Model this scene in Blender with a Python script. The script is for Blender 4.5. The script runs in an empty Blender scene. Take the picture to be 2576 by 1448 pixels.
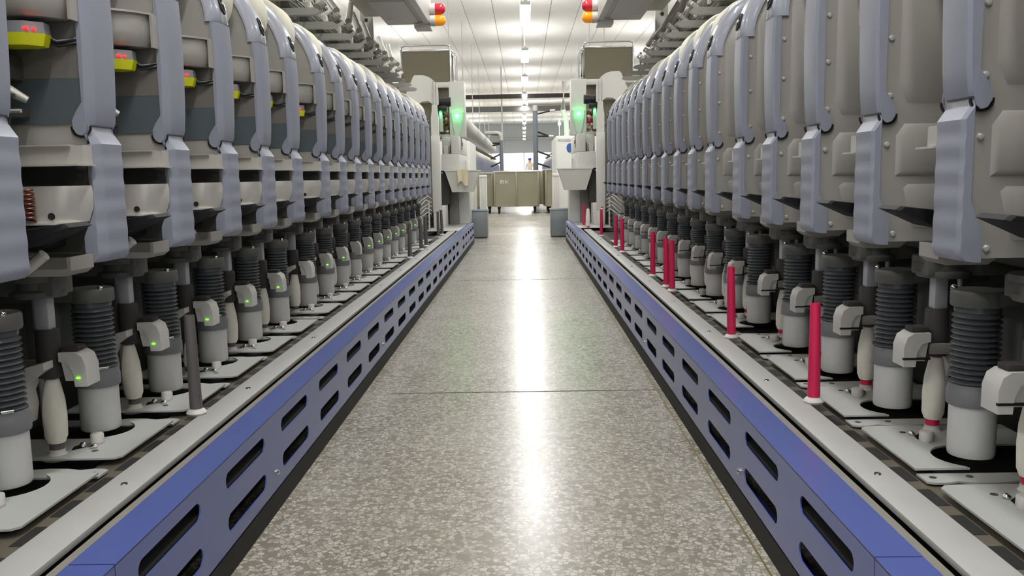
import bpy, bmesh, math, random
from mathutils import Vector, Matrix
random.seed(7)
PI = math.pi
C = bpy.context.scene.collection
SC = bpy.context.scene

# ------------------------------------------------------------------ camera
F = 2200.0                       # focal length in pixels of the 2576 px wide frame
CAMZ = 0.69
cam = bpy.data.cameras.new('camera')
cam.sensor_width = 36.0
cam.lens = F / 2576.0 * 36.0
cam.clip_start = 0.02
cam.clip_end = 200
camo = bpy.data.objects.new('camera', cam)
C.objects.link(camo)
cy = Vector(((1318 - 1288) / F, (724 - 441) / F, -1)).normalized()
cz = Vector((-0.0168, 1, 0)); cz = (cz - cz.dot(cy) * cy).normalized()
cx = cy.cross(cz)
camo.matrix_world = Matrix.Translation((0, 0, CAMZ)) @ Matrix((cx, cy, cz)).to_4x4()
SC.camera = camo

# ------------------------------------------------------------------ world, exposure
w = bpy.data.worlds.new('world'); SC.world = w; w.use_nodes = True
w.node_tree.nodes['Background'].inputs[0].default_value = (0.8, 0.9, 1.0, 1)
w.node_tree.nodes['Background'].inputs[1].default_value = 0.05
SC.view_settings.view_transform = 'Standard'
SC.view_settings.look = 'None'
SC.view_settings.exposure = 0.0
SC.view_settings.gamma = 1.0
SC.view_settings.use_curve_mapping = False
LAMP_W = 47.0                    # watts of every ceiling lamp
CEIL = CAMZ + 4.0

# ------------------------------------------------------------------ materials
def lin(c):
    return tuple(((v / 255) / 12.92 if v / 255 <= 0.04045 else ((v / 255 + 0.055) / 1.055) ** 2.4) for v in c) + (1,)
MATS = {}
def mat(name, rgb, rough=0.5, metal=0.0, var=0.0, scale=20.0, bump=0.0, emit=None, power=0.0, alpha=1.0, trans=0.0, spec=0.5, coat=0.0, coatr=0.05):
    m = bpy.data.materials.new(name); m.use_nodes = True
    nt = m.node_tree; b = nt.nodes['Principled BSDF']
    b.inputs['Base Color'].default_value = lin(rgb)
    b.inputs['Roughness'].default_value = rough
    b.inputs['Metallic'].default_value = metal
    b.inputs['Specular IOR Level'].default_value = spec
    b.inputs['Coat Weight'].default_value = coat; b.inputs['Coat Roughness'].default_value = coatr
    b.inputs['Transmission Weight'].default_value = trans
    b.inputs['Alpha'].default_value = alpha
    if emit:
        b.inputs['Emission Color'].default_value = lin(emit)
        b.inputs['Emission Strength'].default_value = power
    tc = nt.nodes.new('ShaderNodeTexCoord')
    n = nt.nodes.new('ShaderNodeTexNoise'); n.inputs['Scale'].default_value = scale; n.inputs['Detail'].default_value = 4
    nt.links.new(tc.outputs['Object'], n.inputs['Vector'])
    if var:
        mx = nt.nodes.new('ShaderNodeMix'); mx.data_type = 'RGBA'
        mx.inputs[6].default_value = tuple(v * (1 - var) for v in lin(rgb)[:3]) + (1,)
        mx.inputs[7].default_value = tuple(min(1, v * (1 + var)) for v in lin(rgb)[:3]) + (1,)
        nt.links.new(n.outputs['Fac'], mx.inputs[0]); nt.links.new(mx.outputs[2], b.inputs['Base Color'])
    if bump:
        bp = nt.nodes.new('ShaderNodeBump'); bp.inputs['Strength'].default_value = bump; bp.inputs['Distance'].default_value = 0.002
        nt.links.new(n.outputs['Fac'], bp.inputs['Height']); nt.links.new(bp.outputs['Normal'], b.inputs['Normal'])
    MATS[name] = m
    return m
mat('cover', (139, 142, 156), 0.42, var=0.05, scale=9)
mat('cap', (160, 163, 176), 0.28, var=0.04, scale=9, coat=0.3)
mat('housing', (156, 153, 147), 0.42, var=0.07, scale=7, bump=0.05)
mat('teal_plate', (84, 92, 97), 0.4, var=0.1)
mat('dark_panel', (112, 108, 104), 0.45, var=0.08)
mat('kick_blue', (80, 95, 162), 0.34, var=0.05, scale=12, coat=0.65, coatr=0.3)
mat('light_strip', (171, 171, 168), 0.5, var=0.06, scale=14)
mat('plate', (173, 174, 172), 0.5, var=0.07, scale=14)
mat('grey_trim', (132, 128, 120), 0.6, var=0.1)
mat('channel', (90, 83, 71), 0.8, var=0.35, scale=25)
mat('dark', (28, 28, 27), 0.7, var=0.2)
mat('dark_metal', (62, 62, 60), 0.5, var=0.2)
mat('bellows', (84, 87, 91), 0.22, var=0.12)
mat('collar', (132, 133, 136), 0.45, var=0.1)
mat('pipe', (226, 226, 225), 0.5, var=0.05)
mat('disc', (96, 96, 92), 0.5, var=0.2)
mat('shaft', (196, 197, 202), 0.35, 0.3, var=0.05)
mat('sleeve', (58, 54, 53), 0.75, var=0.15)
mat('hood', (208, 206, 202), 0.45, var=0.06)
mat('bracket', (214, 211, 206), 0.4, var=0.05)
mat('steel', (208, 205, 198), 0.3, 0.4, var=0.08, scale=8, bump=0.05)
mat('metal_part', (176, 173, 166), 0.38, 0.3, var=0.08)
mat('chrome', (215, 215, 215), 0.12, 1.0)
mat('bright_zinc', (225, 225, 222), 0.25, 0.5)
mat('yellow', (205, 208, 25), 0.45)
mat('clearer_grey', (120, 124, 128), 0.4)
mat('black_plastic', (26, 27, 30), 0.45, var=0.2)
mat('handle_black', (24, 25, 28), 0.6, var=0.2, spec=0.2)
mat('copper', (120, 70, 58), 0.4, 0.6)
mat('white_plastic', (206, 203, 198), 0.45, var=0.03)
mat('yarn', (250, 245, 231), 0.9, var=0.06, scale=80, bump=0.3)
mat('yarn_cream', (228, 224, 206), 0.85, var=0.04, scale=60, bump=0.2)
mat('crimson', (212, 36, 86), 0.42, var=0.04)
mat('grey_tube', (96, 92, 92), 0.45, var=0.08)
mat('brown_tube', (92, 44, 32), 0.6)
mat('rack', (160, 159, 150), 0.4, 0.2, var=0.15, scale=12)
mat('rack_dark', (112, 112, 102), 0.5, 0.2, var=0.2)
mat('cream_paint', (214, 213, 205), 0.45, var=0.03)
mat('white_paint', (214, 213, 208), 0.45, var=0.03)
mat('grey_paint', (128, 126, 120), 0.5, var=0.06)
mat('bin_grey', (140, 148, 152), 0.4, 0.3, var=0.12, scale=7)
mat('cart_steel', (142, 138, 118), 0.42, 0.55, var=0.12, scale=4)
mat('basket', (112, 106, 88), 0.5, 0.3, var=0.12, scale=3)
mat('rubber', (30, 30, 30), 0.7)
mat('ceiling', (236, 233, 226), 0.9, var=0.03, scale=3, spec=0.05)
mat('ceiling_gap', (120, 116, 108), 0.8)
mat('wall', (214, 217, 218), 0.8, var=0.03, scale=1)
mat('beam_dark', (62, 58, 56), 0.6)
mat('beam_grey', (132, 132, 130), 0.6)
mat('pvc_grey', (120, 124, 132), 0.5, var=0.06)
mat('duct', (190, 187, 178), 0.5, var=0.05)
mat('red_dome', (205, 36, 58), 0.2, coat=0.5)
mat('amber_dome', (245, 150, 10), 0.2, coat=0.5, emit=(245, 150, 10), power=0.25)
mat('cloth', (226, 214, 182), 0.9, var=0.06, bump=0.3)
mat('blue_paint', (50, 92, 165), 0.4)
mat('red_paint', (190, 40, 34), 0.4)
mat('print_grey', (120, 118, 122), 0.6)
mat('skin', (190, 145, 120), 0.6)
mat('shirt', (206, 194, 176), 0.85, var=0.05)
mat('trousers', (70, 74, 84), 0.85, var=0.05)
mat('cap_blue', (52, 66, 150), 0.8)
mat('hose_white', (222, 220, 214), 0.5)
mat('cable_blue', (90, 160, 205), 0.5)
mat('lamp_body', (225, 225, 222), 0.5)
mat('lamp_glow', (250, 252, 255), 0.5, emit=(250, 252, 255), power=14.0)
mat('led_green', (120, 255, 60), 0.4, emit=(110, 255, 20), power=4.0)
mat('led_red', (255, 40, 40), 0.4, emit=(255, 20, 20), power=8.0)
mat('led_signal', (120, 255, 160), 0.4, emit=(60, 255, 120), power=40.0)
mat('window_glow', (225, 238, 255), 0.5, emit=(215, 232, 255), power=1.6)
mat('frosted', (205, 225, 208), 0.4, var=0.03, alpha=0.8)
mat('brass', (128, 112, 66), 0.45, 0.6)
mat('seam', (92, 86, 76), 0.8)
mat('cop_mix', (200, 190, 160), 0.9, var=0.2)
mat('cop_green', (120, 120, 74), 0.9, var=0.2)
mat('cop_brown', (122, 84, 58), 0.9, var=0.2)

def floor_material():
    m = bpy.data.materials.new('terrazzo'); m.use_nodes = True
    nt = m.node_tree; b = nt.nodes['Principled BSDF']; L = nt.links
    tc = nt.nodes.new('ShaderNodeTexCoord')
    warp = nt.nodes.new('ShaderNodeTexNoise'); warp.inputs['Scale'].default_value = 60
    L.new(tc.outputs['Object'], warp.inputs['Vector'])
    mixv = nt.nodes.new('ShaderNodeMix'); mixv.data_type = 'RGBA'; mixv.inputs[0].default_value = 0.006
    L.new(tc.outputs['Object'], mixv.inputs[6]); L.new(warp.outputs['Color'], mixv.inputs[7])
    def vor(feature, scale):
        v = nt.nodes.new('ShaderNodeTexVoronoi'); v.feature = feature; v.inputs['Scale'].default_value = scale
        L.new(mixv.outputs[2], v.inputs['Vector']); return v
    big = vor('F1', 92); edge = vor('DISTANCE_TO_EDGE', 92)
    # some cells are chips, others stay binder
    sep = nt.nodes.new('ShaderNodeSeparateColor'); L.new(big.outputs['Color'], sep.inputs[0])
    chip = nt.nodes.new('ShaderNodeMath'); chip.operation = 'LESS_THAN'; chip.inputs[1].default_value = 0.78
    L.new(sep.outputs[0], chip.inputs[0])
    ed = nt.nodes.new('ShaderNodeMapRange'); ed.inputs[1].default_value = 0.05; ed.inputs[2].default_value = 0.11
    L.new(edge.outputs['Distance'], ed.inputs[0])
    mask = nt.nodes.new('ShaderNodeMath'); mask.operation = 'MULTIPLY'
    L.new(chip.outputs[0], mask.inputs[0]); L.new(ed.outputs[0], mask.inputs[1])
    ramp = nt.nodes.new('ShaderNodeValToRGB')
    ramp.color_ramp.elements[0].color = lin((152, 147, 136)); ramp.color_ramp.elements[1].color = lin((192, 189, 179))
    L.new(sep.outputs[1], ramp.inputs[0])
    stain = nt.nodes.new('ShaderNodeTexNoise'); stain.inputs['Scale'].default_value = 3.0; stain.inputs['Detail'].default_value = 6
    L.new(tc.outputs['Object'], stain.inputs['Vector'])
    bind = nt.nodes.new('ShaderNodeValToRGB')
    bind.color_ramp.elements[0].position = 0.3; bind.color_ramp.elements[0].color = lin((124, 119, 107))
    bind.color_ramp.elements[1].position = 0.7; bind.color_ramp.elements[1].color = lin((144, 139, 126))
    L.new(stain.outputs['Fac'], bind.inputs[0])
    mx = nt.nodes.new('ShaderNodeMix'); mx.data_type = 'RGBA'
    L.new(mask.outputs[0], mx.inputs[0]); L.new(bind.outputs[0], mx.inputs[6]); L.new(ramp.outputs[0], mx.inputs[7])
    L.new(mx.outputs[2], b.inputs['Base Color'])
    rr = nt.nodes.new('ShaderNodeMapRange'); rr.inputs[3].default_value = 0.21; rr.inputs[4].default_value = 0.29; b.inputs['Specular IOR Level'].default_value = 0.3
    L.new(stain.outputs['Fac'], rr.inputs[0]); L.new(rr.outputs[0], b.inputs['Roughness'])
    MATS['terrazzo'] = m
floor_material()

# ------------------------------------------------------------------ mesh builder
class G:
    def __init__(s): s.bm = bmesh.new()
    def loft(s, rings, closed=True, caps=True):
        vs = [[s.bm.verts.new(p) for p in r] for r in rings]
        n = len(rings[0])
        for a, b in zip(vs, vs[1:]):
            for i in range(n if closed else n - 1):
                j = (i + 1) % n
                try: s.bm.faces.new((a[i], a[j], b[j], b[i]))
                except ValueError: pass
        if caps and closed:
            for r in (vs[0], vs[-1]):
                try: s.bm.faces.new(r)
                except ValueError: pass
        return s
    def box(s, x0, x1, y0, y1, z0, z1, b=0.0):
        t = bmesh.new(); bmesh.ops.create_cube(t, size=1)
        for v in t.verts:
            v.co = Vector((x0 + (v.co.x + .5) * (x1 - x0), y0 + (v.co.y + .5) * (y1 - y0), z0 + (v.co.z + .5) * (z1 - z0)))
        if b: bmesh.ops.bevel(t, geom=list(t.edges), offset=b, segments=2, affect='EDGES', profile=0.5)
        mp = {v: s.bm.verts.new(v.co) for v in t.verts}
        for f in t.faces: s.bm.faces.new([mp[v] for v in f.verts])
        t.free(); return s
    def prism(s, poly, axis, a0, a1):
        def P(p, a):
            if axis == 'y': return Vector((p[0], a, p[1]))      # poly in x,z
            if axis == 'z': return Vector((p[0], p[1], a))      # poly in x,y
            return Vector((a, p[0], p[1]))                       # poly in y,z
        return s.loft([[P(p, a0) for p in poly], [P(p, a1) for p in poly]])
    def lathe(s, prof, c=(0, 0, 0), seg=20, mtx=None):
        rings = []
        for r, z in prof:
            rings.append([Vector((r * math.cos(2 * PI * i / seg), r * math.sin(2 * PI * i / seg), z)) for i in range(seg)])
        M = mtx if mtx is not None else Matrix.Translation(c)
        return s.loft([[M @ p for p in r] for r in rings])
    def tube(s, p0, p1, r, r1=None, seg=10):
        return s.path([p0, p1], r, seg, r1)
    def path(s, pts, r, seg=8, r1=None):
        pts = [Vector(p) for p in pts]; rings = []
        up = Vector((0, 0, 1))
        for i, p in enumerate(pts):
            d = (pts[min(i + 1, len(pts) - 1)] - pts[max(i - 1, 0)]).normalized()
            a = d.cross(up)
            if a.length < 1e-3: a = d.cross(Vector((1, 0, 0)))
            a.normalize(); b = d.cross(a)
            rad = r if r1 is None else r + (r1 - r) * i / (len(pts) - 1)
            rings.append([p + rad * (math.cos(2 * PI * k / seg) * a + math.sin(2 * PI * k / seg) * b) for k in range(seg)])
        return s.loft(rings)
    def ball(s, c, r, seg=12):
        prof = [(max(1e-4, r * math.sin(PI * i / 8)), -r * math.cos(PI * i / 8)) for i in range(9)]
        return s.lathe(prof, c, seg)
    def mesh(s, name, m, angle=38):
        bmesh.ops.recalc_face_normals(s.bm, faces=s.bm.faces)
        me = bpy.data.meshes.new(name); s.bm.to_mesh(me); s.bm.free()
        me.materials.append(MATS[m])
        me.polygons.foreach_set('use_smooth', [True] * len(me.polygons))
        me.set_sharp_from_angle(angle=math.radians(angle))
        return me
    def obj(s, name, m, parent=None, **k):
        return link(name, s.mesh(name, m, **k), parent)
def link(name, me, parent=None):
    o = bpy.data.objects.new(name, me); C.objects.link(o); o.parent = parent
    return o
def empty(name, loc=(0, 0, 0), rz=0.0):
    o = bpy.data.objects.new(name, None); C.objects.link(o); o.location = loc; o.rotation_euler = (0, 0, rz)
    o.empty_display_size = 0.05
    return o
def tag(o, label, cat, group=None):
    o['label'] = label; o['category'] = cat
    if group: o['group'] = group
    return o
def struct(o): o['kind'] = 'structure'; return o
def text_part(name, body, m, parent, mtx, size):
    cu = bpy.data.curves.new(name, 'FONT'); cu.body = body; cu.size = size; cu.extrude = 0.0006
    cu.align_x = 'LEFT'; cu.align_y = 'BOTTOM'
    t = bpy.data.objects.new(name, cu); C.objects.link(t)
    dg = bpy.context.evaluated_depsgraph_get()
    me = bpy.data.meshes.new_from_object(t.evaluated_get(dg))
    bpy.data.objects.remove(t)
    me.materials.clear(); me.materials.append(MATS[m]); me.transform(mtx)
    return link(name, me, parent)

# ------------------------------------------------------------------ room
XW, Y0, Y1 = 6.3, -5.0, 70.0
struct(G().box(-XW, XW, Y0, Y1, -0.1, 0.0).obj('floor', 'terrazzo'))
ceiling = struct(G().box(-XW, XW, Y0, Y1, CEIL + 0.03, CEIL + 0.12).obj('ceiling', 'ceiling_gap'))
PW = 0.697; NX = 18; NY = 11; PL = (Y1 - Y0) / NY
pm = G().box(0, PW - 0.012, 0, PL - 0.01, 0, 0.03, 0.002).mesh('ceiling_panel', 'ceiling')
for i in range(NX):
    for j in range(NY):
        o = link('ceiling_panel', pm, ceiling); o.location = ((i - 9) * PW + 0.021, Y0 + j * PL, CEIL)
struct(G().box(-XW - 0.1, -XW, Y0, Y1, 0, CEIL + 0.1).obj('wall_left', 'wall'))
struct(G().box(XW, XW + 0.1, Y0, Y1, 0, CEIL + 0.1).obj('wall_right', 'wall'))
struct(G().box(-XW, XW, Y0 - 0.1, Y0, 0, CEIL + 0.1).obj('wall_back', 'wall'))
struct(G().box(-XW, XW, Y1, Y1 + 0.1, 0, CEIL + 0.1).obj('wall_far', 'wall'))
win = struct(empty('window_1', (0, Y1 - 0.02, 0)))
G().box(-5.2, 5.2, -0.02, 0.0, 0.9, 2.45).obj('pane', 'window_glow', win)
fr = G()
for x in (-5.25, -2.6, 0.0, 2.6, 5.2): fr.box(x, x + 0.06, -0.06, 0.0, 0.88, 2.49)
fr.box(-5.25, 5.26, -0.06, 0, 0.84, 0.9); fr.box(-5.25, 5.26, -0.06, 0, 2.45, 2.52)
fr.box(-6.2, 6.2, -0.10, 0.0, 3.52, 3.64); fr.obj('window_frame', 'white_paint', win)
# floor joints: thin recessed-looking strips set flush in the terrazzo
n = 0
for y in (2.75, 5.8, 8.9, 12.0, 15.1, 18.2):
    n += 1
    struct(G().box(-0.44, 0.43, y - 0.003, y + 0.003, -0.004, 0.0008).obj('trim_%d' % n, 'seam'))
n += 1
struct(G().box(0.4125, 0.4155, -0.6, 9.6, -0.004, 0.0012).obj('trim_%d' % n, 'brass'))

# ------------------------------------------------------------------ ceiling lamps
lamp_body = G().box(-0.028, 0.028, -1.02, 1.02, 0.047, 0.085, 0.006).box(-0.08, 0.08, -1.03, -1.0, 0.0, 0.05, 0.004).box(-0.08, 0.08, 1.0, 1.03, 0.0, 0.05, 0.004).mesh('lamp_body', 'lamp_body')
lamp_diff = G().box(-0.085, 0.085, -1.0, 1.0, 0.006, 0.046, 0.012).mesh('diffuser', 'lamp_glow')
lamp_rod = G().tube((0, -0.8, 0.08), (0, -0.8, 1.405), 0.003).tube((0, 0.8, 0.08), (0, 0.8, 1.405), 0.003).mesh('hanger', 'lamp_body')
ORD = ['first', 'second', 'third', 'fourth', 'fifth', 'sixth', 'seventh', 'eighth', 'ninth', 'tenth', 'eleventh', 'twelfth',
       'thirteenth', 'fourteenth', 'fifteenth', 'sixteenth', 'seventeenth', 'eighteenth', 'nineteenth', 'twentieth']
la = bpy.data.lights.new('lamp_light', 'AREA'); la.shape = 'RECTANGLE'; la.size = 0.15; la.size_y = 2.0
la.energy = LAMP_W; la.color = (1.0, 0.99, 0.97)
lu = la.copy(); lu.energy = LAMP_W * 0.42      # the wrap-around diffusers shine upwards as well
LPITCH = 4.95
for row, lx in (('over the aisle', 0.066), ('over the left machine row', -3.5), ('over the right machine row', 3.5)):
    for j in range(-4, 11):
        y = 14.9 + LPITCH * j
        t = empty('ceiling_lamp', (lx, y, CEIL - 1.40))
        if row == 'over the aisle' and j >= 0:
            lab = 'bright white strip lamp over the aisle, %s in view from the camera' % ORD[j]
        elif row == 'over the aisle':
            lab = 'bright white strip lamp over the aisle, above or behind the camera'
        else:
            lab = 'bright white strip lamp hanging %s' % row
        tag(t, lab, 'lamp', 'ceiling strip lamps')
        link('lamp_body', lamp_body, t); link('diffuser', lamp_diff, t); link('hanger', lamp_rod, t)
        lo = bpy.data.objects.new('lamp_light', la); C.objects.link(lo); lo.parent = t; lo.location = (0, 0, 0.004)
        lo = bpy.data.objects.new('lamp_light_up', lu); C.objects.link(lo); lo.parent = t; lo.location = (0, 0, 0.09); lo.rotation_euler = (PI, 0, 0)
# ceiling beams
for nm, lab, m, y, z0, z1 in (('ceiling_beam', 'thin dark brown beam crossing the ceiling', 'beam_dark', 30.0, CEIL - 1.42, CEIL - 1.28),
                              ('ceiling_beam', 'thicker grey beam crossing the ceiling behind the dark one', 'beam_grey', 34.0, CEIL - 1.57, CEIL - 1.37)):
    g = G().box(-XW, XW, y, y + 0.12, z0, z1, 0.01)
    g.box(-4.0, -3.94, y + 0.03, y + 0.09, z1 - 0.01, CEIL + 0.03).box(3.94, 4.0, y + 0.03, y + 0.09, z1 - 0.01, CEIL + 0.03)
    tag(g.obj(nm, m), lab, 'beam')
# ------------------------------------------------------------------ winding unit: shared part meshes
# local x = towards the aisle from the cover front line, local y = along the machine, z up
U = {}
def section(uf, ub, w0=-0.05, w1=0.045):
    return [(ub, w0), (uf - 0.0125, w0), (uf - 0.0112, w0 + 0.0012), (uf - 0.001, w0 + 0.0155), (uf, w0 + 0.018), (uf, w1 - 0.006), (uf - 0.005, w1), (ub, w1)]
def build_unit_meshes():
    # upper cover
    rows = [(0.7855, -0.008), (0.788, -0.002), (0.796, 0.001), (0.83, 0.004), (0.88, 0.006), (0.94, 0.0075), (1.0, 0.0075), (1.04, 0.006), (1.064, 0.005)]
    g = G().loft([[Vector((u, v, z)) for u, v in section(uf, -0.013)] for z, uf in rows])
    ear = [(-0.010, 0.828), (-0.024, 0.808), (-0.0305, 0.795), (-0.030, 0.782), (-0.024, 0.7725), (-0.015, 0.770), (-0.008, 0.776), (-0.006, 0.790)]
    g.prism(ear, 'y', 0.0425, 0.0465).prism(ear, 'y', -0.0515, -0.0475)
    U['upper_cover'] = g.mesh('upper_cover', 'cover', angle=22)
    gap = [(-0.0185 + r_ * math.cos(math.radians(a)), 0.784 + r_ * math.sin(math.radians(a))) for r_, seq in ((0.0175, range(-185, 6, 19)), (0.0142, range(5, -186, -19))) for a in seq]
    U['hinge_gap'] = G().prism(gap, 'y', 0.0385, 0.0424).prism(gap, 'y', -0.0474, -0.0445).mesh('hinge_gap', 'black_plastic')
    # lower cover with pressed ribs
    rows = [(0.5550, -0.008, -0.026), (0.5570, 0.001, -0.026), (0.563, 0.0065, -0.026)]
    for i in range(41):
        z = 0.570 + 0.1865 * i / 40
        ub = -0.026 if z < 0.60 else max(-0.026, min(-0.008, -0.026 + (z - 0.60) * 0.45))
        rows.append((z, 0.0082 + 0.0006 * math.cos(2 * PI * i / 8), ub))
    rows += [(0.7755, -0.004, -0.008), (0.7835, -0.005, -0.008)]
    U['lower_cover'] = G().loft([[Vector((u, v, z)) for u, v in section(uf, ub)] for z, uf, ub in rows]).mesh('lower_cover', 'cover', angle=27)
    # arched cap
    prof = [(0.005, 1.065), (0.0068, 1.068), (0.0055, 1.090), (0.0005, 1.115), (-0.009, 1.142), (-0.022, 1.170), (-0.040, 1.198), (-0.064, 1.226), (-0.100, 1.248), (-0.15, 1.261), (-0.22, 1.267), (-0.34, 1.267)]
    rings = []
    for i, (u, z) in enumerate(prof):
        a = prof[max(0, i - 1)]; b = prof[min(len(prof) - 1, i + 1)]
        d = Vector((b[0] - a[0], 0, b[1] - a[1])).normalized(); nrm = Vector((d.z, 0, -d.x))
        if i == 0: nrm = Vector((1, 0, 0))
        sec = [(-0.030, -0.05), (-0.018, -0.05), (-0.008, -0.042), (0.0, -0.026), (-0.002, -0.010), (-0.002, 0.012), (0.0, 0.026), (-0.005, 0.037), (-0.014, 0.045), (-0.036, 0.045)]
        rings.append([Vector((u, v, z)) + nrm * o for o, v in sec])
    U['cap'] = G().loft(rings).mesh('cap', 'cap', angle=50)
    # bolt recess on the cap
    R = Matrix.Translation((0.0035, -0.003, 1.112)) @ Matrix.Rotation(math.radians(72), 4, 'Y') @ Matrix.Diagonal((1.9, 1, 1, 1))
    U['bolt_recess'] = G().lathe([(0.0135, -0.004), (0.0135, 0.0008), (0.011, 0.0012), (0.0105, -0.002), (0.0001, -0.002)], seg=20, mtx=R).mesh('bolt_recess', 'black_plastic')
    R2 = Matrix.Translation((0.0035, -0.003, 1.112)) @ Matrix.Rotation(math.radians(72), 4, 'Y')
    U['cap_bolt'] = G().lathe([(0.006, -0.003), (0.006, 0.002), (0.004, 0.004), (0.0001, 0.004)], seg=8, mtx=R2).mesh('cap_bolt', 'chrome')
    # housing
    out = [(-0.012, 0.560), (-0.007, 0.784), (-0.008, 1.064), (-0.014, 1.10), (-0.024, 1.135), (-0.038, 1.165), (-0.056, 1.19), (-0.078, 1.212), (-0.11, 1.23), (-0.16, 1.243), (-0.34, 1.248), (-0.34, 0.560)]
    U['housing'] = G().prism(out, 'y', -0.044, 0.038).mesh('housing', 'housing')
    # pressed trays on the plain side
    def tray(poly, inset, h, y):
        cxm = sum(p[0] for p in poly) / len(poly); cym = sum(p[1] for p in poly) / len(poly)
        def ins(p, k):
            dx, dz = cxm - p[0], cym - p[1]
            return (p[0] + math.copysign(min(k, abs(dx)), dx), p[1] + math.copysign(min(k, abs(dz)), dz))
        return G().loft([[Vector((p[0], y, p[1])) for p in poly],
                         [Vector((ins(p, inset)[0], y + h, ins(p, inset)[1])) for p in poly]])
    U['upper_side_panel'] = tray([(-0.038, 0.835), (-0.054, 0.804), (-0.33, 0.804), (-0.33, 1.16), (-0.068, 1.16), (-0.040, 1.10)], 0.010, 0.006, 0.038).mesh('upper_side_panel', 'housing')
    U['middle_side_panel'] = tray([(-0.036, 0.748), (-0.050, 0.768), (-0.33, 0.768), (-0.33, 0.676), (-0.036, 0.676)], 0.009, 0.006, 0.038).mesh('middle_side_panel', 'housing')
    U['lower_side_panel'] = tray([(-0.052, 0.655), (-0.060, 0.662), (-0.33, 0.662), (-0.33, 0.585), (-0.070, 0.585)], 0.008, 0.005, 0.038).mesh('lower_side_panel', 'housing')
    Ry = Matrix.Rotation(-PI / 2, 4, 'X')
    U['screw'] = G().lathe([(0.0052, 0), (0.0052, 0.0016), (0.0038, 0.0034), (0.0001, 0.004)], seg=10, mtx=Ry).mesh('screw', 'bright_zinc')
    # mechanism side
    U['mechanism_panel'] = G().prism([(-0.010, 0.8645), (-0.010, 1.012), (-0.33, 1.012), (-0.33, 0.8645)], 'y', -0.046, -0.044).mesh('mechanism_panel', 'dark_panel')
    U['inner_plate'] = G().prism([(-0.010, 0.79), (-0.010, 0.864), (-0.33, 0.864), (-0.33, 0.79)], 'y', -0.047, -0.044).mesh('inner_plate', 'teal_plate')
    g = G().prism([(-0.140, -0.135), (-0.140, -0.047), (-0.010, -0.051), (-0.010, -0.075), (-0.030, -0.105), (-0.060, -0.135)], 'z', 1.018, 1.022)
    U['splicer_shelf'] = g.mesh('splicer_shelf', 'metal_part')
    rings = []
    for z, k, s_ in ((1.018, 1.0, 0.0), (0.985, 1.0, 0.0), (0.966, 0.95, 0.0), (0.957, 0.82, 0.002)):
        base = [(-0.120, -0.122), (-0.120, -0.048), (-0.016, -0.048), (-0.016, -0.070), (-0.034, -0.098), (-0.065, -0.122)]
        c = (-0.064, -0.048)
        rings.append([Vector((c[0] + (u - c[0]) * k, c[1] + (v - c[1]) * k, z)) for u, v in base])
    g = G().loft(rings); g.prism([(-0.012, -0.075), (-0.007, -0.075), (-0.007, -0.051), (-0.012, -0.051)], 'z', 0.955, 1.018)
    U['splicer_body'] = g.mesh('splicer_body', 'metal_part', angle=50)
    # yarn clearer
    def puck(z0, z1, k0, k1):
        base = [(-0.150, -0.108), (-0.105, -0.118), (-0.064, -0.112), (-0.043, -0.090), (-0.046, -0.066), (-0.07, -0.056), (-0.150, -0.060)]
        c = (-0.10, -0.088)
        return G().loft([[Vector((c[0] + (u - c[0]) * k, c[1] + (v - c[1]) * k, z)) for u, v in base] for z, k in ((z0, k0), (z1, k1))])
    U['clearer_body'] = puck(0.930, 0.948, 1.0, 0.97).mesh('clearer_body', 'clearer_grey')
    U['clearer_base'] = puck(0.911, 0.930, 0.92, 1.02).mesh('clearer_base', 'yellow')
    U['status_light'] = G().box(-0.066, -0.0585, -0.1128, -0.1095, 0.9345, 0.9380).box(-0.0565, -0.0515, -0.1045, -0.1015, 0.9340, 0.9375).mesh('status_light', 'led_red')
    U['cable'] = G().path([(-0.055, -0.07, 0.93), (-0.04, -0.062, 0.922), (-0.028, -0.056, 0.924), (-0.014, -0.047, 0.928)], 0.0035).path([(-0.06, -0.07, 0.925), (-0.04, -0.058, 0.916), (-0.014, -0.047, 0.922)], 0.003).mesh('cable', 'black_plastic')
    # yarn guides behind
    g = G().box(-0.16, -0.105, -0.14, -0.05, 0.86, 0.90, 0.004).tube((-0.13, -0.10, 0.80), (-0.13, -0.10, 0.87), 0.012).box(-0.15, -0.10, -0.12, -0.05, 0.80, 0.815, 0.003)
    g.tube((-0.115, -0.12, 0.83), (-0.085, -0.12, 0.83), 0.005)
    U['yarn_guide'] = g.mesh('yarn_guide', 'dark_metal')
    g = G().tube((-0.105, -0.115, 0.845), (-0.075, -0.10, 0.825), 0.010, 0.006).tube((-0.13, -0.13, 0.806), (-0.07, -0.13, 0.806), 0.003).box(-0.125, -0.095, -0.135, -0.12, 0.815, 0.835, 0.003)
    U['guide_pins'] = g.mesh('guide_pins', 'steel')
    # lower mechanism
    U['recess_plate'] = G().prism([(-0.014, 0.575), (-0.014, 0.722), (-0.30, 0.722), (-0.30, 0.575)], 'y', -0.0475, -0.044).mesh('recess_plate', 'dark_metal')
    g = G().box(-0.145, -0.001, -0.082, -0.078, 0.722, 0.752).box(-0.145, 0.004, -0.112, -0.051, 0.719, 0.7222).box(-0.145, -0.02, -0.090, -0.051, 0.7518, 0.754)
    g.box(-0.004, -0.001, -0.08, -0.051, 0.720, 0.753)
    U['steel_shelf'] = g.mesh('steel_shelf', 'steel')
    # curved steel deflector
    pts = [(-0.004, -0.052), (-0.010, -0.066), (-0.022, -0.082), (-0.040, -0.093), (-0.065, -0.098), (-0.10, -0.099), (-0.15, -0.096)]
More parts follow.
